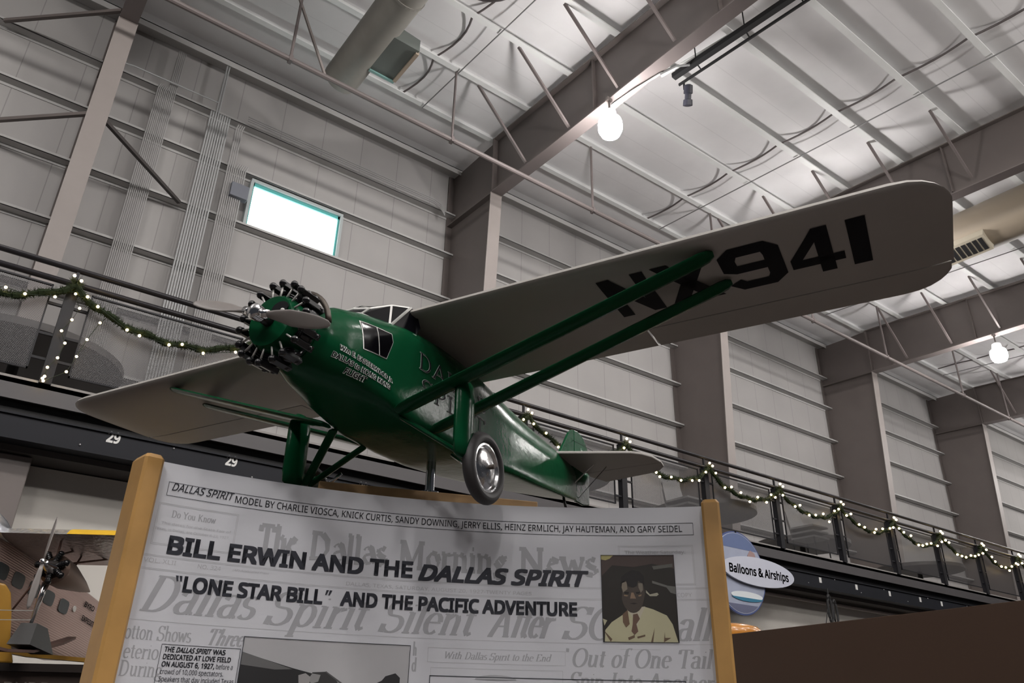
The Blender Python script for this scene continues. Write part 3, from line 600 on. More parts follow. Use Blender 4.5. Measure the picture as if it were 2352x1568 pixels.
ps([(.28, .33), (.34, .31), (.35, .40), (.29, .44), (.27, .38)], 'lit_temple', (.20, .17, .13), 5); ps([(.50, .33), (.56, .33), (.56, .41), (.53, .44), (.50, .38)], 'lit_brow', (.17, .15, .12), 5)
ps([(.40, .44), (.43, .44), (.46, .51), (.38, .51)], 'nose', (.22, .15, .10), 6); ps([(.30, .465), (.36, .475), (.34, .485), (.30, .48)], 'left_cheek', (.24, .17, .10), 6); ps([(.49, .475), (.54, .46), (.53, .48), (.50, .485)], 'right_cheek', (.24, .17, .10), 6)
ps([(.30, .43), (.37, .435), (.36, .455), (.31, .455)], 'left_eye', (.008, .007, .006), 6); ps([(.46, .435), (.52, .43), (.51, .45), (.47, .455)], 'right_eye', (.008, .007, .006), 6)
ps([(.37, .565), (.43, .558), (.48, .565), (.43, .575)], 'mouth', (.015, .010, .009), 6)
ps([(.26, .34), (.27, .26), (.34, .21), (.42, .175), (.52, .19), (.58, .25), (.58, .34), (.545, .33), (.50, .30), (.48, .36), (.43, .38), (.36, .37), (.33, .30), (.29, .31)], 'hair', (.010, .008, .008), 7)
frame([(U0-.001, U1+.001, V0-.001, V1+.001)], 'portrait_border', INK, .0012, .0045)
# photograph of an aircraft at the foot
U0, U1, V0, V1 = .266, .682, 1.50, 1.7655
g = G()
for i in range(12):
    a, b_ = U0+(U1-U0)*i/12, U0+(U1-U0)*(i+1)/12; g.add([PP(a, V0, .0016), PP(b_, V0, .0016), PP(b_, V1, .0016), PP(a, V1, .0016)], [(0, 1, 2, 3)])
ph = pb(g, 'aircraft_photo', mat('photo_pale_sky', (.40, .40, .41), .45, noise=.08, scale=6))
def pq(x, y): return (U0+x*(U1-U0), 1.7655-y*(U1-U0)*.62)
def pz(pl, name, col, k):
    o = sub([pq(*q) for q in pl], name, mat('photo_'+name, col, .5), .0019+k*.0002, ph); o.matrix_parent_inverse = Matrix.Identity(4)
pz([(0, .13), (.12, .18), (.3, .25), (.42, .29), (.45, .35), (.36, .42), (.40, .55), (.40, 1), (0, 1)], 'wing_shadow', (.018, .018, .019), 0)
pz([(0, .13), (.12, .18), (.30, .26), (.20, .27), (.0, .24)], 'wing_sheen', (.12, .12, .12), 1)
pz([(.42, .29), (.47, .30), (.46, .36), (.42, .38), (.40, .34)], 'wing_tip', (.25, .25, .25), 2)
pz([(.42, .28), (.50, .27), (.56, .33), (.62, .45), (.62, 1), (.40, 1), (.40, .40), (.46, .36)], 'fuselage_dark', (.03, .03, .03), 1)
pz([(.34, .31), (.38, .29), (.41, .32), (.41, .42), (.38, .46), (.35, .42)], 'pilot', (.30, .29, .29), 3)
pz([(.38, .47), (.43, .44), (.47, .47), (.50, .62), (.38, .62)], 'pale_figure', (.25, .25, .25), 3)
pz([(.62, .45), (.70, .44), (.78, .42), (.86, .45), (1, .5), (1, 1), (.62, 1)], 'ground_dark', (.10, .10, .10), 1)
pz([(.79, .37), (.84, .33), (.86, .29), (.92, .26), (.95, .30), (.95, .36), (.97, .40), (.95, .50), (.88, .55), (.80, .50), (.82, .42)], 'engine_dark', (.022, .022, .024), 3)
for q in ((.50, .265, .60, .36), (.60, .36, .66, .44)):
    pz([(q[0], q[1]), (q[2], q[3]), (q[2]-.008, q[3]+.01), (q[0]-.004, q[1]+.008)], 'thin_line', (.08, .08, .08), 2)
frame([(U0-.001, U1+.001, V0, V1+.001)], 'photo_border', INK, .0014, .0030)
# faded portrait in the newspaper column
g = G(); g.add([PP(*q, .0005) for q in [(.91+.055*math.cos(a*PI/10), 1.69+.012*math.sin(a*PI/10)) for a in range(11)]], [tuple(range(11))[::-1]]); pb(g, 'faded_news_portrait', INKG)
# ================================================================= STAND AND SHELF BEHIND THE PANEL
fa, fb = Vector((.868, 2.085, 0)), Vector((1.49, 1.852, 0)); ex = (fb-fa).normalized(); ey = Vector((-ex.y, ex.x, 0))
L_ = (fb-fa).length
g = G().obox((fa+fb)/2+ey*.30+Vector((0, 0, 2.190)), ex, ey, (0, 0, 1), L_/2, .30, .0165)
tag(g.build('display_shelf', PLY, bevel=.003), 'plywood shelf board standing just behind the top of the white panel', 'shelf')
g = G().obox((fa+fb)/2+ey*.33+Vector((0, 0, 1.086)), ex, ey, (0, 0, 1), L_/2-.06, .24, 1.086)
tag(g.build('display_pedestal', mat('pedestal_paint', (.2, .19, .18), .6), bevel=.004), 'plain pedestal behind the white panel carrying the plywood shelf', 'pedestal')
# ================================================================= MODEL AIRCRAFT
AO = Vector((.926, 1.879, 2.67)); AR = Matrix(((-.904, .427, .004), (-.427, -.904, .024), (.014, .020, 1)))
q = AR.to_quaternion()
air = empty('model_aircraft'); air.rotation_mode = 'QUATERNION'; air.rotation_quaternion = q; air.location = AO
tag(air, 'green high-wing model aircraft with silver wings marked NX941 on a chrome pole', 'model aircraft')
SEC = [(.36, .076, -.228, -.150, -.304, 2, 2), (.335, .092, -.230, -.136, -.316, 2, 2.1), (.28, .108, -.222, -.110, -.326, 2.3, 2.8), (.20, .120, -.21, -.090, -.332, 2.8, 4), (.10, .126, -.20, -.072, -.342, 3.4, 8), (0, .127, -.20, -.050, -.358, 4, 12),
       (-.15, .127, -.20, -.035, -.362, 4, 12), (-.30, .125, -.20, -.025, -.358, 3.4, 12), (-.50, .118, -.19, -.012, -.338, 2.2, 12), (-.62, .110, -.18, -.008, -.322, 1.7, 12), (-.9, .078, -.16, -.022, -.285, 1.5, 12), (-1.2, .04, -.13, -.035, -.238, 1.4, 12), (-1.395, .012, -.11, -.055, -.205, 1.4, 12)]
def sec_at(x):
    if x >= SEC[0][0]: return SEC[0]
    for a, b in zip(SEC, SEC[1:]):
        if a[0] >= x >= b[0]:
            t = (a[0]-x)/(a[0]-b[0]); return tuple(p+(q_-p)*t for p, q_ in zip(a, b))
    return SEC[-1]
def sidey(x, z):
    s = sec_at(x); zm, zt, zb, et, eb = s[2:]
    h, e = (zt-zm, et) if z > zm else (zm-zb, eb)
    r = min(abs(z-zm)/h, .999); return s[1]*(1-r**e)**(1/e)
NS = 40; secs = []
for i in range(len(SEC)-1):
    for k in range(4 if i < len(SEC)-2 else 5):
        x = SEC[i][0]+(SEC[i+1][0]-SEC[i][0])*k/4; s = sec_at(x); ring = []
        for j in range(NS):
            a = 2*PI*(j+.5)/NS; ca, sa = math.cos(a), math.sin(a); e = s[5] if sa > 0 else s[6]; hh = s[3]-s[2] if sa > 0 else s[2]-s[4]
            ring.append((x, s[1]*math.copysign(abs(ca)**(2/e), ca), s[2]+hh*math.copysign(abs(sa)**(2/e), sa)))
        secs.append(ring)
fus = G().loft(secs).build('fuselage', GREEN, air, auto=32)
# wings
def foil(x):
    x = min(max(x, 0), 1); yt = 5*.115*.535*(.2969*math.sqrt(x)-.126*x-.3516*x*x+.2843*x**3-.1015*x**4); cm = .016*math.sin(PI*x**.8)
    return cm+yt, cm-yt
def wing(sgn):
    HC = .535; stations = [0, .3, .66, .672, .674, 1.0, 1.30, 1.38, 1.42, 1.45, 1.475, 1.492, 1.503, 1.5085]; secs = []
    for y in stations:
        le, te = 0, -HC
        if y > 1.38: t = (y-1.38)/.13; le = -.13*(1-math.sqrt(max(0, 1-t**2.3))); te = -HC+.14*(1-math.sqrt(max(0, 1-t**2.3)))
        th = 1 if y < 1.38 else max(.12, 1-((y-1.38)/.132)**2); hx = -.400 if y > .673 else te
        top, bot = [], []
        for k in range(15):
            c = (k/14)**1.7*(max(hx, te)-le)/(te-le); u, l_ = foil(c); x = le+(te-le)*c; top.append((x, sgn*y, u*th)); bot.append((x, sgn*y, l_*th))
        secs.append(top+bot[::-1][:-1] if True else 0)
    g = G().loft(secs if sgn > 0 else [s[::-1] for s in secs]); w_ = g.build('wing', SILVER, air, auto=35)
    secs = []
    for y in [.68, 1.0, 1.30, 1.38, 1.42, 1.45, 1.475, 1.492, 1.503]:
        te, le = -HC, 0
        if y > 1.38: t = (y-1.38)/.13; te = -HC+.14*(1-math.sqrt(max(0, 1-t**2.3))); le = -.13*(1-math.sqrt(max(0, 1-t**2.3)))
        th = 1 if y < 1.38 else max(.12, 1-((y-1.38)/.132)**2); r = []; xs = [-.4045+(te+.4045)*k/3 for k in range(4)]
        for x in xs: r.append((x, sgn*y, foil((x-le)/(te-le))[0]*th))
        for x in xs[::-1]: r.append((x, sgn*y, foil((x-le)/(te-le))[1]*th-.0004))
        secs.append(r)
    G().loft(secs if sgn > 0 else [s[::-1] for s in secs]).build('aileron', SILVER, air, auto=35)
    return w_
WL = wing(1); WR = wing(-1)
# registration under the near wing
def under(x, y, off=.0012): return Vector((x, y, foil(min(1, max(0, -x/.535)))[1]-off))
def reg(polys):
    import bmesh
    bm = bmesh.new()
    for p in polys: bm.faces.new([bm.verts.new((x, y, 0)) for y, x in p])
    for k in range(1, 40): bmesh.ops.bisect_plane(bm, geom=bm.verts[:]+bm.edges[:]+bm.faces[:], plane_co=(-.01*k, 0, 0), plane_no=(1, 0, 0))
    g = G(); bm.verts.index_update(); g.add([under(v.co.x, v.co.y, .0016) for v in bm.verts], [tuple(v.index for v in f.verts) for f in bm.faces]); bm.free()
    return g
X0, X1 = -.065, -.290      # top and bottom of the characters along the chord
def ch(x0, x1, pl): return [(x0+(x1-x0)*a, X1+(X0-X1)*b_) for a, b_ in pl]
s_ = .26
reg([ch(.645, .775, p) for p in ([(0, 0), (.27, 0), (.27, 1), (0, 1)], [(.73, 0), (1, 0), (1, 1), (.73, 1)], [(.27, 1), (.27, .62), (.73, 0), (.73, .38)])]+
    [ch(.795, .945, p) for p in ([(0, 0), (.30, 0), (.65, .5), (.35, .5)], [(.70, 0), (1, 0), (.65, .5), (.35, .5)], [(0, 1), (.30, 1), (.65, .5), (.35, .5)], [(.70, 1), (1, 1), (.65, .5), (.35, .5)])]+
    [ch(.965, 1.118, p) for p in ([(.0, .85), (.22, 1), (.30, .80), (.26, .72), (.26, .60), (.0, .50)], [(.22, 1), (.80, 1), (.70, .80), (.30, .80)], [(.80, 1), (1, .85), (1, .18), (.72, .28), (.72, .72), (.70, .80)], [(.0, .50), (.26, .60), (.72, .60), (.72, .42), (.20, .42)], [(1, .18), (.78, 0), (.68, .19), (.72, .28)], [(.78, 0), (.20, 0), (0, .17), (.22, .27), (.30, .19), (.68, .19)])]+
    [ch(1.132, 1.262, p) for p in ([(.52, 0), (.80, 0), (.80, 1), (.52, 1)], [(.52, 1), (.52, .72), (.22, .38), (0, .38), (0, .42)], [(0, .20), (1, .20), (1, .38), (0, .38)])]+
    [ch(1.278, 1.322, [(0, 0), (1, 0), (1, 1), (0, 1)])]).build('registration_lettering', LETK, WL)
# lift struts
def airfoil_bar(a, b, ch_, th, ends=True):
    a, b = Vector(a), Vector(b); d = (b-a).normalized(); x = Vector((1, 0, 0)); x = (x-d*x.dot(d)).normalized(); y = d.cross(x); secs = []
    n = 12
    for t, s in ((0, .55), (.02, .9), (.05, 1), (.96, 1), (.985, .85), (1, .4)):
        c = a.lerp(b, t); secs.append([c+x*(ch_/2*math.cos(2*PI*k/n))*s+y*(th/2*math.sin(2*PI*k/n))*(1 if s > .8 else .7) for k in range(n)])
    return G().loft(secs)
for sg in (1, -1):
    airfoil_bar((.07, sg*.118, -.345), (-.062, sg*.965, -.022), .060, .018).build('lift_strut', GREEN, air, auto=40)
    airfoil_bar((-.10, sg*.118, -.345), (-.218, sg*.975, -.022), .055, .018).build('lift_strut', GREEN, air, auto=40)
    # landing gear
    g = G(); secs = []
    for z, c, t in ((-.262, .04, .02), (-.275, .070, .034), (-.30, .084, .038), (-.44, .084, .038), (-.470, .075, .032), (-.478, .05, .015)):
        secs.append([(-.002+c/2*math.cos(2*PI*k/14)*(1.0), sg*.285+t/2*math.sin(2*PI*k/14), z) for k in range(14)])
    g.loft(secs).build('shock_strut_fairing', GREEN, air, auto=50)
    airfoil_bar((.045, sg*.112, -.350), (-.045, sg*.275, -.462), .030, .013).build('axle_strut', GREEN, air, auto=40)
    airfoil_bar((-.10, sg*.112, -.352), (-.060, sg*.275, -.462), .026, .013).build('axle_strut', GREEN, air, auto=40)
    G().tube([(-.10, sg*.19, -.425), (-.085, sg*.262, -.480)], .005, 8).build('chrome_link', CHROME, air, smooth=True)
    wh = G()
    prof = [(.016*math.cos(a*PI/8), .079+.017*math.sin(a*PI/8)) for a in range(17)]; prof = [(t, .079+.0155*(math.sin(a*PI/8))) for a, (t, r) in enumerate(prof)]
    prof = [(.017*math.cos(2*PI*a/20), .079+.0175*math.sin(2*PI*a/20)) for a in range(21)]
    wo = G().loft([[Vector((-.087, sg*.300, -.482))+Vector((r*math.cos(2*PI*k/48), t, r*math.sin(2*PI*k/48))) for k in range(48)] for t, r in prof], cap=False).build('wheel', TYRE, air, smooth=True)
    G().lathe((-.087, sg*.300, -.482), (0, sg, 0), [(-.012, .064), (.006, .066), (.0105, .0655), (.011, .060), (.005, .055), (.008, .050), (.011, .035), (.014, .022), (.018, .010), (.019, .001)], 48).build('hub_disc', CHROMEB, wo, auto=30)
    G().lathe((-.087, sg*.300, -.482), (0, sg, 0), [(.017, .0065), (.031, .0065), (.032, .004)], 12).build('axle_end', mat('rusty_axle', (.06, .045, .035), .6), wo, auto=40)
# windscreen cage
def hull(g, rows): return g.loft(rows, cap=True, closed=False)
base = [(.205, 0, -.082), (.175, .050, -.084), (.10, .092, -.095), (.0, .112, -.085), (-.02, .112, -.05)]
top = [(.155, 0, -.045), (.125, .035, -.038), (.06, .062, -.002), (-.005, .080, .018), (-.03, .085, .022)]
roof = [(.145, 0, -.034), (.115, .0, -.016), (.05, .0, .016), (-.01, .0, .032), (-.03, .0, .034)]
for sg in (1, -1):
    mir = lambda L: [(p[0], sg*p[1], p[2]) for p in L]
    o = G().add(mir(base)+mir(top)+mir(roof), [(i, i+1, 6+i, 5+i) for i in range(4)]+[(5+i, 6+i, 11+i, 10+i) for i in range(4)]).build('windscreen', GLASSD, air)
    for i in (0, 1, 2):
        G().bar(mir(base)[i], mir(top)[i], .006 if i < 3 else .012, .004).build('windscreen_frame', TRIM, o); G().bar(mir(top)[i], mir(roof)[i], .006, .004).build('windscreen_frame', TRIM, o)
        G().bar(mir(top)[i], mir(top)[i+1], .005, .004).build('windscreen_frame', TRIM, o); G().bar(mir(base)[i], mir(base)[i+1], .005, .004).build('windscreen_frame', TRIM, o)
    G().bar(mir(base)[2], mir(top)[3], .013, .005).build('windscreen_frame', TRIM, o)
    # cabin door window
    pw = [(.240, -.152), (.126, -.141), (.121, -.165), (.142, -.222), (.228, -.229)]
    sd = lambda x, z, o_: (x, sg*(sidey(x, z)+o_), z)
    # sampled quads that follow the side
    def shrink(p, k): cx_ = sum(a[0] for a in p)/len(p); cz = sum(a[1] for a in p)/len(p); return [(cx_+(a[0]-cx_)*k, cz+(a[1]-cz)*k) for a in p]
    def sidepatch(poly, off_):
        g = G(); cx_ = sum(a[0] for a in poly)/len(poly); cz = sum(a[1] for a in poly)/len(poly); R_ = 6; n = len(poly); ring = []
        bd = [(poly[i][0]+(poly[(i+1) % n][0]-poly[i][0])*t/4, poly[i][1]+(poly[(i+1) % n][1]-poly[i][1])*t/4) for i in range(n) for t in range(4)]
        vs = [sd(cx_, cz, off_)]
        for r_ in range(1, R_+1): vs += [sd(cx_+(p[0]-cx_)*r_/R_, cz+(p[1]-cz)*r_/R_, off_) for p in bd]
        m_ = len(bd); fs = [(0, 1+i, 1+(i+1) % m_) for i in range(m_)]+[(1+(r_-1)*m_+i, 1+r_*m_+i, 1+r_*m_+(i+1) % m_, 1+(r_-1)*m_+(i+1) % m_) for r_ in range(1, R_) for i in range(m_)]
        return g.add(vs, fs)
    wf = sidepatch(shrink(pw, 1.045), .0012).build('cabin_window_frame', TRIM, air)
    wn = sidepatch(shrink(pw, .985), .0024).build('cabin_window_pane', GLASSD, wf, smooth=True)
    G().tube([sd(.186+(.172-.186)*t/5, -.148+(-.226+.148)*t/5, .003) for t in range(6)], .0012, 6).build('window_bar', TRIM, wf)
# lettering on the near side
def side_text(items, name, m, bold, off_, par=fus):
    g = G()
    for s, x0, x1, z0, sl_, cap, extra, sh in items:
        put_text(g, s, 0, x0-x1, 0, cap, lambda a, b_: (x0-a, sidey(x0-a, z0+sl_*a+b_)+off_, z0+sl_*a+b_), bold, sh)
    return g.build(name, m, par)
T1 = [('Wm E. EASTERWOOD Jr.', .302, .107, -.259, -.11, .0112, 0, 0), ('DALLAS to HONG KONG', .313, .114, -.281, -.10, .0112, 0, 0), ('FLIGHT', .264, .196, -.306, -.06, .0112, 0, 0)]
side_text(T1, 'side_lettering', LETO, -.065, .0012); side_text(T1, 'side_lettering', LETK, -.022, .0020)
def nib_side(s, x0, x1, z0, xh, wx, wy, off_, name, m):
    g = G(); nib(g, s, 0, x0-x1, 0, xh, lambda a, b_: (x0-a, sidey(x0-a, z0+b_)+off_, z0+b_), 0, wx, wy); return g.build(name, m, fus)
GL['P'] = (1.05, [[(.28, 1.48), (.28, .03)], [(.1, 1.48), (.5, 1.48)]+arc(.5, 1.1, .36, .38, 90, -90)+[(.28, .72)], sf(.28, .02)])
GL['R'] = (1.2, [[(.28, 1.48), (.28, .03)], [(.1, 1.48), (.5, 1.48)]+arc(.5, 1.1, .36, .38, 90, -90)+[(.28, .72)], [(.5, .72), (.98, .03)], sf(.28, .02)])
GL['L'] = (1.05, [[(.28, 1.48), (.28, .03)], sf(.28, 1.48), [(.1, .02), (.9, .02), (.92, .35)]])
for s, x0, x1, z0 in (('DALLAS', .0, -.40, -.188), ('SPIRIT', -.02, -.40, -.262)):
    nib_side(s, x0, x1, z0, .034, .30, .13, .0011, 'name_lettering', LETO); nib_side(s, x0, x1, z0, .034, .245, .075, .0019, 'name_lettering', LETK)
# engine
eng = G().lathe((.36, 0, -.226), (1, 0, 0), [(0, .075), (.06, .074), (.075, .072), (.085, .066), (.088, .0)], 36).build('crankcase', GREEN, air, auto=35)
G().lathe((.445, 0, -.226), (1, 0, 0), [(0, .018), (.02, .016), (.03, .012), (.045, .012)], 16).build('propeller_shaft', BLACKE, eng, auto=40)
G().loft([[(x, .030+.026*math.cos(2*PI*k/20), -.200+.018*math.sin(2*PI*k/20)) for k in range(20)] for x in (.440, .4492)]).build('crankcase_opening', BLACKE, eng)
G().ball((.450, .042, -.210), .006, 8, 6).build('opening_bolt', PROD, eng)
for k in range(9):
    a = 2*PI*k/9+PI/2; rdv = Vector((0, math.cos(a), math.sin(a))); c = Vector((.400, 0, -.226)); tv = Vector((0, -math.sin(a), math.cos(a)))
    prof = [(.060, .016)]
    for i in range(10): prof += [(.063+i*.0031, .0205 if i % 2 == 0 else .0165), (.0646+i*.0031, .0205 if i % 2 == 0 else .0165)]
    prof += [(.096, .019), (.103, .012)]
    cy_o = G().lathe(c, rdv, prof, 14).build('cylinder', BLACKE, eng, auto=50)
    for s2 in (-1, 1):
        b0 = c+tv*(s2*.011)+Vector((.036, 0, 0)); rb = rdv
        G().tube([b0+rb*.056, b0+rb*.100+tv*s2*.005], .0027, 6).build('push_rod', PROD, cy_o, smooth=True)
        p0 = b0+rb*.105+tv*s2*.005
        G().obox(p0+Vector((-.028, 0, 0))-rb*.002, (1, 0, 0), tv, rb, .031, .0082, .0075).ball(p0+Vector((.002, 0, 0)), .0100, 10, 6).ball(p0+Vector((-.048, 0, 0)), .009, 8, 6).build('rocker_box', BLACKE, cy_o, bevel=.002)
    G().tube([c+rdv*.092+tv*.014, c+rdv*.088+tv*.024+Vector((-.015, 0, 0)), c+rdv*.068+tv*.026+Vector((-.030, 0, 0))], .006, 8).build('intake_pipe', BLACKE, cy_o, smooth=True)
G().tube([(.350+.008*math.sin(t), .100*math.cos(t), -.216+.108*math.sin(t)) for t in [(4+9*i)*PI/180 for i in range(9)]], .0078, 10).build('exhaust_pipe', mat('bronze_exhaust', (.055, .045, .035), .45, .5), air, smooth=True)
# propeller
pr_ = G().lathe((.492, .004, -.228), (1, 0, 0), [(-.018, .012), (-.012, .020), (.012, .020), (.018, .012)], 16).build('propeller', CHROME, air, auto=40)
pdir = Vector((0, .935, -.355)).normalized()
for sg in (1, -1):
    secs = []; pv = Vector((1, 0, 0)); cross = pdir.cross(pv)
    for r, c, th, tw in ((.018, .016, .015, 60), (.045, .019, .013, 55), (.075, .029, .010, 44), (.12, .040, .0075, 34), (.17, .037, .0055, 27), (.215, .028, .004, 22), (.240, .017, .003, 20), (.248, .007, .002, 20)):
        tw = math.radians(tw); x = (cross*math.cos(tw)*1-pv*math.sin(tw)*sg); x = x.normalized(); y = (pdir*sg).cross(x); cc = Vector((.492, .004, -.228))+pdir*sg*r
        secs.append([cc+x*(c/2*math.cos(2*PI*k/14))+y*(th/2*math.sin(2*PI*k/14)) for k in range(14)])
    G().loft(secs).build('propeller_blade', PROPM, pr_, smooth=True)
    G().tube([Vector((.492, .004, -.228))+pdir*sg*.012, Vector((.492, .004, -.228))+pdir*sg*.042], .0115, 12).build('blade_clamp', CHROME, pr_, smooth=True)
# tail
def slab(poly, z0, z1, name, m, plane='xy', par=air):
    f = (lambda x, y, t: (x, y, t)) if plane == 'xy' else (lambda x, y, t: (x, t, y))
    return G().prism(poly, f, z0, z1).build(name, m, par, bevel=.003)
for sg in (1, -1):
    P_ = lambda L: [(x, sg*y) for x, y in (L if sg > 0 else L)]
    slab(P_([(-1.19, .0), (-1.205, .03), (-1.33, .29), (-1.365, .325), (-1.42, .352), (-1.498, .364), (-1.498, 0)]), -.056, -.044, 'tailplane', SILVER)
    slab(P_([(-1.502, .02), (-1.502, .364), (-1.56, .358), (-1.60, .33), (-1.625, .29), (-1.655, .10), (-1.665, .05), (-1.56, .012)]), -.055, -.045, 'elevator', SILVER)
    G().tube([(-1.36, sg*.17, -.05), (-1.39, 0, .07)], .0012, 5).build('tail_wire', BLACK, air); G().tube([(-1.45, sg*.14, -.05), (-1.43, 0, -.19)], .0012, 5).build('tail_wire', BLACK, air)
    G().tube([(-1.40, sg*.10, -.05), (-1.38, sg*.012, -.13)], .0028, 6).build('tail_strut', TRIM, air)
fin = [(-1.235, -.04), (-1.30, .035), (-1.345, .09), (-1.375, .112), (-1.398, .12), (-1.398, -.06)]
slab(fin, -.006, .006, 'fin', GREEN, 'xz')
rud = [(-1.402, .12), (-1.44, .126), (-1.49, .12), (-1.53, .10), (-1.556, .07), (-1.566, .03), (-1.566, -.03), (-1.556, -.185), (-1.49, -.202), (-1.402, -.205)]
rd_ = slab(rud, -.006, .006, 'rudder', GREEN, 'xz')
g = G(); put_text(g, 'Swallow', 0, .055, 0, .012, lambda a, b_: (-1.47-a, .0072, .045+b_-.28*a), .01, .3); g.build('rudder_lettering', LETO, rd_)
G().tube([(-1.285, 0, -.222), (-1.30, 0, -.250), (-1.335, 0, -.285)], .006, 8).build('tail_skid', BLACKE, air, smooth=True)
# pole
pp = AO+AR@Vector((-.299, -.009, -.370)); zb = 2.207
pole = empty('support_pole', (pp.x, pp.y, zb)); tag(pole, 'chrome support pole standing on the shelf under the model aircraft', 'pole')
G().tube([(0, 0, 0), (0, 0, pp.z-zb+.03)], .0145, 24).build('pole_tube', CHROME, pole, auto=50)
G().lathe((0, 0, .0), (0, 0, 1), [(0, .03), (.006, .03), (.008, .015)], 24).build('pole_collar', CHROME, pole, auto=40)
# ================================================================= SECOND MODEL: TRIMOTOR
R2 = Matrix(((-.573, .817, .071), (-.810, -.577, .101), (.123, 0, .992)))
tri = empty('trimotor_model', (.229, 4.319, 2.178)); tri.rotation_mode = 'QUATERNION'; tri.rotation_quaternion = R2.to_quaternion()
tag(tri, 'silver corrugated three-engined model aircraft at lower left, behind the oak post', 'model aircraft')
COR = mat('corrugated_metal_skin', (.40, .29, .26), .34, .7)
nt = COR.node_tree; bs = nt.nodes['Principled BSDF']; tc = nt.nodes.new('ShaderNodeTexCoord'); wv = nt.nodes.new('ShaderNodeTexWave'); wv.bands_direction = 'Z'; wv.inputs['Scale'].default_value = 30
bp = nt.nodes.new('ShaderNodeBump'); bp.inputs['Strength'].default_value = .35; bp.inputs['Distance'].default_value = .003
nt.links.new(tc.outputs['Object'], wv.inputs[0]); nt.links.new(wv.outputs[0], bp.inputs['Height']); nt.links.new(bp.outputs[0], bs.inputs['Normal'])
secs = []
for x, w_, zt, zb_ in ((.30, .06, .05, -.16), (.22, .085, .10, -.235), (.0, .092, .14, -.26), (-.5, .092, .145, -.262), (-.9, .085, .14, -.24), (-1.3, .06, .13, -.17), (-1.7, .03, .12, -.06)):
    ring = []
    for k in range(24):
        a = 2*PI*(k+.5)/24; ca, sa = math.cos(a), math.sin(a); e = 5; ring.append((x, w_*math.copysign(abs(ca)**(2/e), ca), (zt+zb_)/2+(zt-zb_)/2*math.copysign(abs(sa)**(2/e), sa)))
    secs.append(ring)
fu2 = G().loft(secs).build('fuselage', COR, tri, auto=30)
for x in (-.055, -.205, -.36, -.515, -.68):
    r_ = [(x+.052*math.copysign(abs(math.cos(a))**.5, math.cos(a)), .0935, -.012+.034*math.copysign(abs(math.sin(a))**.5, math.sin(a))) for a in [2*PI*k/20 for k in range(20)]]
    fo = G().add(r_, [tuple(range(20))]).build('cabin_window', mat('tri_window', (.012, .018, .022), .15), fu2)
G().lathe((-.80, .089, .005), (0, 1, 0), [(0, .016), (.004, .016), (.004, .010)], 16).build('round_emblem', PROD, fu2)
g = G(); put_text(g, 'BYRD', 0, .13, 0, .026, lambda a, b_: (-.90-a, .088-.02*a, .045+b_), .02); g.build('fuselage_lettering', LETK, fu2); g = G(); put_text(g, 'EXPEDITION', 0, .26, 0, .026, lambda a, b_: (-.915-a, .0885-.06*a, -.025+b_), .02); g.build('fuselage_lettering', LETK, fu2)
secs = []
for y in (-.9, -.3, .0, .06, .35, .9):
    th = 1; secs.append([(.06-.46*c, y, .125+(.052*math.sin(PI*c**.6)+.004)*th) for c in [k/12 for k in range(13)]]+[(.06-.46*c, y, .125-.010*math.sin(PI*c)) for c in [k/12 for k in range(12, 0, -1)]])
w2 = G().loft(secs).build('wing', mat('crinkled_silver_wing', (.62, .62, .62), .25, .8, bump=.5, scale=40), tri, auto=40)
G().loft([[(.064-.10*c, y, .1265+.052*math.sin(PI*(c*.22)**.6)+.003) for c in [k/6 for k in range(7)]]+[(.06-.10, y, .12)] for y in (.39, .9)]).build('yellow_wing_panel', mat('yellow_wing_paint', (.60, .36, .02), .35), w2, auto=40)
G().lathe((.16, .045, .175), (-1, .0, -.15), [(-.06, .005), (-.05, .035), (0, .052), (.12, .055), (.3, .03)], 20).build('wing_root_fairing', mat('bright_fairing', (.6, .62, .66), .22, .9), tri, auto=40)
en = G().lathe((0, .33, 0), (1, 0, 0), [(-.42, .004), (-.32, .03), (-.15, .062), (-.05, .066), (-.03, .05)], 24).build('engine_nacelle', mat('bronze_nacelle', (.22, .15, .12), .4, .6), tri, auto=40)
cr = G().lathe((-.02, .33, 0), (1, 0, 0), [(0, .035), (.03, .035), (.05, .022), (.07, .014), (.075, .002)], 18).build('crankcase', CHROME, en, auto=40)
for k in range(7):
    a = 2*PI*k/7+.3; rdv = Vector((0, math.cos(a), math.sin(a))); prof = []
    for i in range(8): prof += [(.03+i*.005, .015 if i % 2 else .012), (.0335+i*.005, .015 if i % 2 else .012)]
    G().lathe((-.012, .33, 0), rdv, prof+[(.072, .013), (.078, .006)], 10).build('cylinder', BLACKE, cr, auto=50)
pb2 = G().lathe((.06, .33, 0), (1, 0, 0), [(0, .010), (.02, .010), (.022, .004)], 12).build('propeller', CHROME, en)
pd2 = Vector((.0, -.02, 1)).normalized(); a_ = Vector((0, .33, 0))
for sg in (1, -1):
    secs = []
    for r, c in ((.01, .012), (.04, .020), (.10, .030), (.15, .028), (.19, .018), (.205, .006)):
        cc = Vector((.068, .33, 0))+pd2*sg*r; secs.append([cc+Vector((.6*sg, .8, 0))*(c/2*math.cos(2*PI*k/10))+Vector((.8, -.6*sg, 0))*(.003*math.sin(2*PI*k/10)) for k in range(10)])
    G().loft(secs).build('propeller_blade', PROPM, pb2, smooth=True)
for a, b_ in (((-.03, .33, .05), (-.02, .33, .13)), ((-.20, .33, .04), (-.24, .33, .12)), ((-.05, .30, .04), (-.16, .12, -.2)), ((-.12, .36, .05), (-.3, .45, .13)), ((-.04, .32, .06), (-.16, .33, .12))):
    G().tube([a, b_], .005, 6).build('engine_strut', mat('rust_strut', (.16, .09, .07), .5, .4), tri)
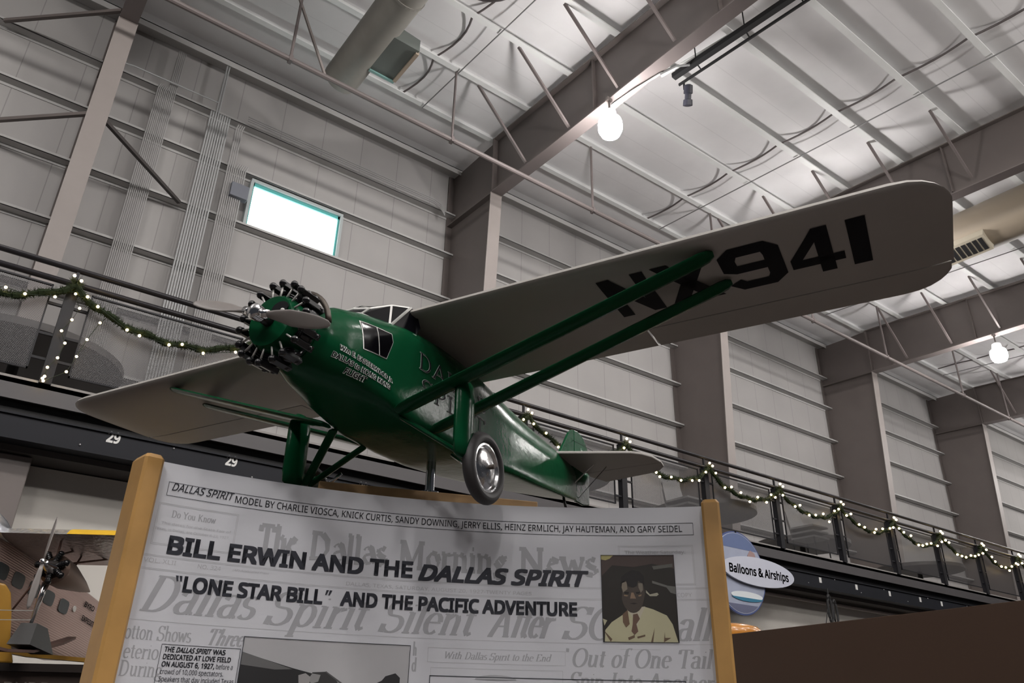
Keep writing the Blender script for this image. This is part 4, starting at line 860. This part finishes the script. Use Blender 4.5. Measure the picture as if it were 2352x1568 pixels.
G().tube([(-.05, .31, -.06), (-.06, .30, -.13), (-.075, .29, -.235)], [.016, .012, .007], 10).build('gear_leg', CHROME, tri, smooth=True)
for a, b_ in (((-.07, .29, -.22), (.05, .09, -.25)), ((-.07, .29, -.18), (.10, .09, -.22))): G().tube([a, b_], .002, 5).build('gear_wire', PROD, tri)
G().add([(-.09+x, .29+y, z) for x, y, z in ((.03, -.035, -.235), (-.07, -.035, -.235), (.06, -.05, -.33), (-.16, -.05, -.33), (.03, .035, -.235), (-.07, .035, -.235), (.06, .05, -.33), (-.16, .05, -.33))], [(0, 1, 3, 2), (4, 6, 7, 5), (0, 4, 5, 1), (2, 3, 7, 6), (0, 2, 6, 4), (1, 5, 7, 3)]).build('ski_pedestal', mat('dark_grey_fairing', (.035, .037, .037), .5), tri)
G().loft([[(x, .29+s*.04, -.335+z-.006), (x, .29+s*-.04, -.335+z-.006), (x, .29-s*.04, -.335+z+.006), (x, .29+s*.04, -.335+z+.006)] for x, z, s in ((.22, -.05, .5), (.10, -.045, 1), (-.10, -.01, 1), (-.35, .075, .8), (-.47, .125, .5))]).build('landing_ski', mat('red_brown_ski', (.07, .03, .022), .5), tri)
YL = mat('ochre_yellow_paint', (.36, .19, .025), .4)
# yellow shape at the left edge and cradle under the trimotor
tc_ = empty('yellow_cradle', (.35, 4.5, 1.80)); tag(tc_, 'ochre yellow curved support cradle under the silver trimotor model', 'stand')
G().prism([(.315, 1.775), (.475, 1.775), (.44, 1.87), (.415, 1.98), (.39, 2.065), (.36, 2.10), (.315, 2.105)], lambda x, y, t: (x-.35, t-.23, y-1.80), -.015, .015).build('cradle_arm', YL, tc_, bevel=.008)
G().loft([[(x, .0+.03, z), (x, -.03, z), (x, -.03, z+.018), (x, .03, z+.018)] for x, z in ((-.05, .07), (.05, .035), (.2, .015), (.6, .0), (.9, -.002))]).build('cradle_rail', YL, tc_)
# dark plinth with the name
bs_ = empty('exhibit_plinth', (.45, 4.25, 0)); tag(bs_, 'dark brown plinth lettered RICHARD E. BYRD below the trimotor model', 'pedestal')
dx, dy = Vector((.817, -.577, 0)), Vector((.577, .817, 0))
G().obox(dy*.32+Vector((0, 0, .87)), dx, dy, (0, 0, 1), .9, .35, .87).build('plinth_body', mat('plinth_brown', (.042, .026, .020), .5), bs_)
G().obox(dy*.31+Vector((0, 0, 1.757)), dx, dy, (0, 0, 1), .92, .37, .016).build('plinth_top', mat('plinth_top_dark', (.018, .013, .011), .4), bs_)
g = G(); put_text(g, 'RICHARD  E.  BYRD', -.50, .235, 1.625, .075, lambda x, z: dx*x+dy*(-.0325)+Vector((0, 0, z)), .0); g.build('plinth_lettering', mat('dull_letters', (.20, .17, .15), .5), bs_)
# ================================================================= ROUND SIGN
rs = empty('round_sign', (9.08, 6.86, 3.47)); tag(rs, 'round blue sign with oval plaque reading Balloons & Airships on the mezzanine edge', 'sign')
fy = lambda x, z, t: (x, t, z)
circ = lambda r, cx_=0, cz=0, n=48, ry=None: [(cx_+r*math.cos(2*PI*k/n), cz+(ry or r)*math.sin(2*PI*k/n)) for k in range(n)]
G().prism(circ(.56), fy, 0, .04).build('disc_rim', mat('sign_blue', (.05, .075, .20), .5), rs)
dp = G().prism(circ(.54), fy, -.004, .0).build('disc_picture', mat('sign_sky', (.30, .33, .42), .5, noise=.25, scale=3), rs)
G().prism([(x, z) for x, z in circ(.53) if z > .28], fy, -.006, -.004).build('deep_sky', mat('sign_deep_sky', (.10, .14, .27), .5), dp)
G().prism([(x, z) for x, z in circ(.53) if z < -.40], fy, -.006, -.004).build('sign_sea', mat('sign_sea', (.11, .12, .19), .5), dp)
G().prism(circ(.34, .10, -.30, 32, .055), fy, -.010, -.006).build('airship', mat('sign_airship', (.62, .66, .68), .5), dp)
G().prism([(x, z) for x, z in circ(.34, .10, -.315, 32, .06) if z < -.315], fy, -.014, -.008).build('airship_stripe', mat('sign_stripe', (.03, .16, .26), .5), dp)
G().prism([(.2, .25), (.27, .33), (.36, .30), (.39, .22), (.33, .16), (.30, .19), (.25, .17)], fy, -.010, -.005).build('balloon_picture', mat('sign_balloon', (.30, .20, .19), .5), dp)
pq_ = G().prism(circ(.80, .38, .04, 48, .195), fy, -.05, -.02).build('oval_plaque', mat('sign_plaque', (.50, .52, .60), .5), rs)
g = G(); put_text(g, 'Balloons & Airships', -.28, 1.04, -.02, .11, lambda x, z: (x, -.0525, z), .02); g.build('plaque_lettering', INK, pq_)
G().box(-.02, .02, .0, .14, .45, .56).build('mounting_bracket', BLACK, rs)
# rigging under the mezzanine
hk = empty('rigging_hook', (11.3, 6.95, 3.40)); tag(hk, 'dark rigging clip hanging below the mezzanine edge, right of the round sign', 'hook')
G().tube([(0, 0, .1), (0, 0, 0)], .012).build('cord', BLACK, hk)
G().tube([(.05*math.sin(a), 0, -.2-.20*math.cos(a)*-1) for a in [2*PI*k/20 for k in range(21)]], .02, 8).build('clip_ring', BLACK, hk)
G().tube([(.13+.05*math.sin(a), 0, -.24-.18*math.cos(a)) for a in [2*PI*k/20 for k in range(21)]], .018, 8).build('clip_ring', BLACK, hk)
G().tube([(0, 0, -.05), (-.16, 0, -.42)], .006).build('loose_cord', BLACK, hk)
tag(G().tube([(9.5, 7.4, 3.38), (25, 7.4, 3.38)], .03, 8).build('service_pipe', TSTEEL), 'taupe pipe running just under the mezzanine, right of the round sign', 'pipe')
# ================================================================= BROWN PARTITION, ORANGE OBJECT
a_, b2 = Vector((5.08, 4.30, 0)), Vector((4.36, .45, 0)); ed = (b2-a_).normalized(); en_ = Vector((-ed.y, ed.x, 0))
pr = empty('brown_partition', (a_+b2)/2); tag(pr, 'tall plain brown partition panel at lower right, in front of the mezzanine', 'partition')
G().obox(en_*.03+Vector((0, 0, 1.1)), ed, en_, (0, 0, 1), (b2-a_).length/2, .03, 1.098).build('partition_board', BROWN, pr, bevel=.003)
G().obox(en_*.03+Vector((0, 0, 2.1995)), ed, en_, (0, 0, 1), (b2-a_).length/2, .030, .0015).build('edge_strip', mat('partition_edge', (.10, .06, .04), .4), pr)
ob = empty('orange_object', (6.38, 5.1, 0)); tag(ob, 'orange-brown rounded varnished top showing between right panel post and brown partition', 'object')  # unidentified orange-brown rounded block, set on a plain pedestal
G().loft([[(r_*1.1*math.cos(2*PI*k/28), r_*math.sin(2*PI*k/28), z) for k in range(28)] for z, r_ in ((2.30, .30), (2.33, .36), (2.39, .365), (2.43, .33), (2.45, .25))]).build('rounded_top', mat('orange_varnish', (.42, .17, .025), .25, coat=.3), ob, auto=50)
G().lathe((0, 0, 0), (0, 0, 1), [(0, .3), (.03, .3), (.05, .06), (2.3, .06)], 18).build('pedestal', BLACK, ob)
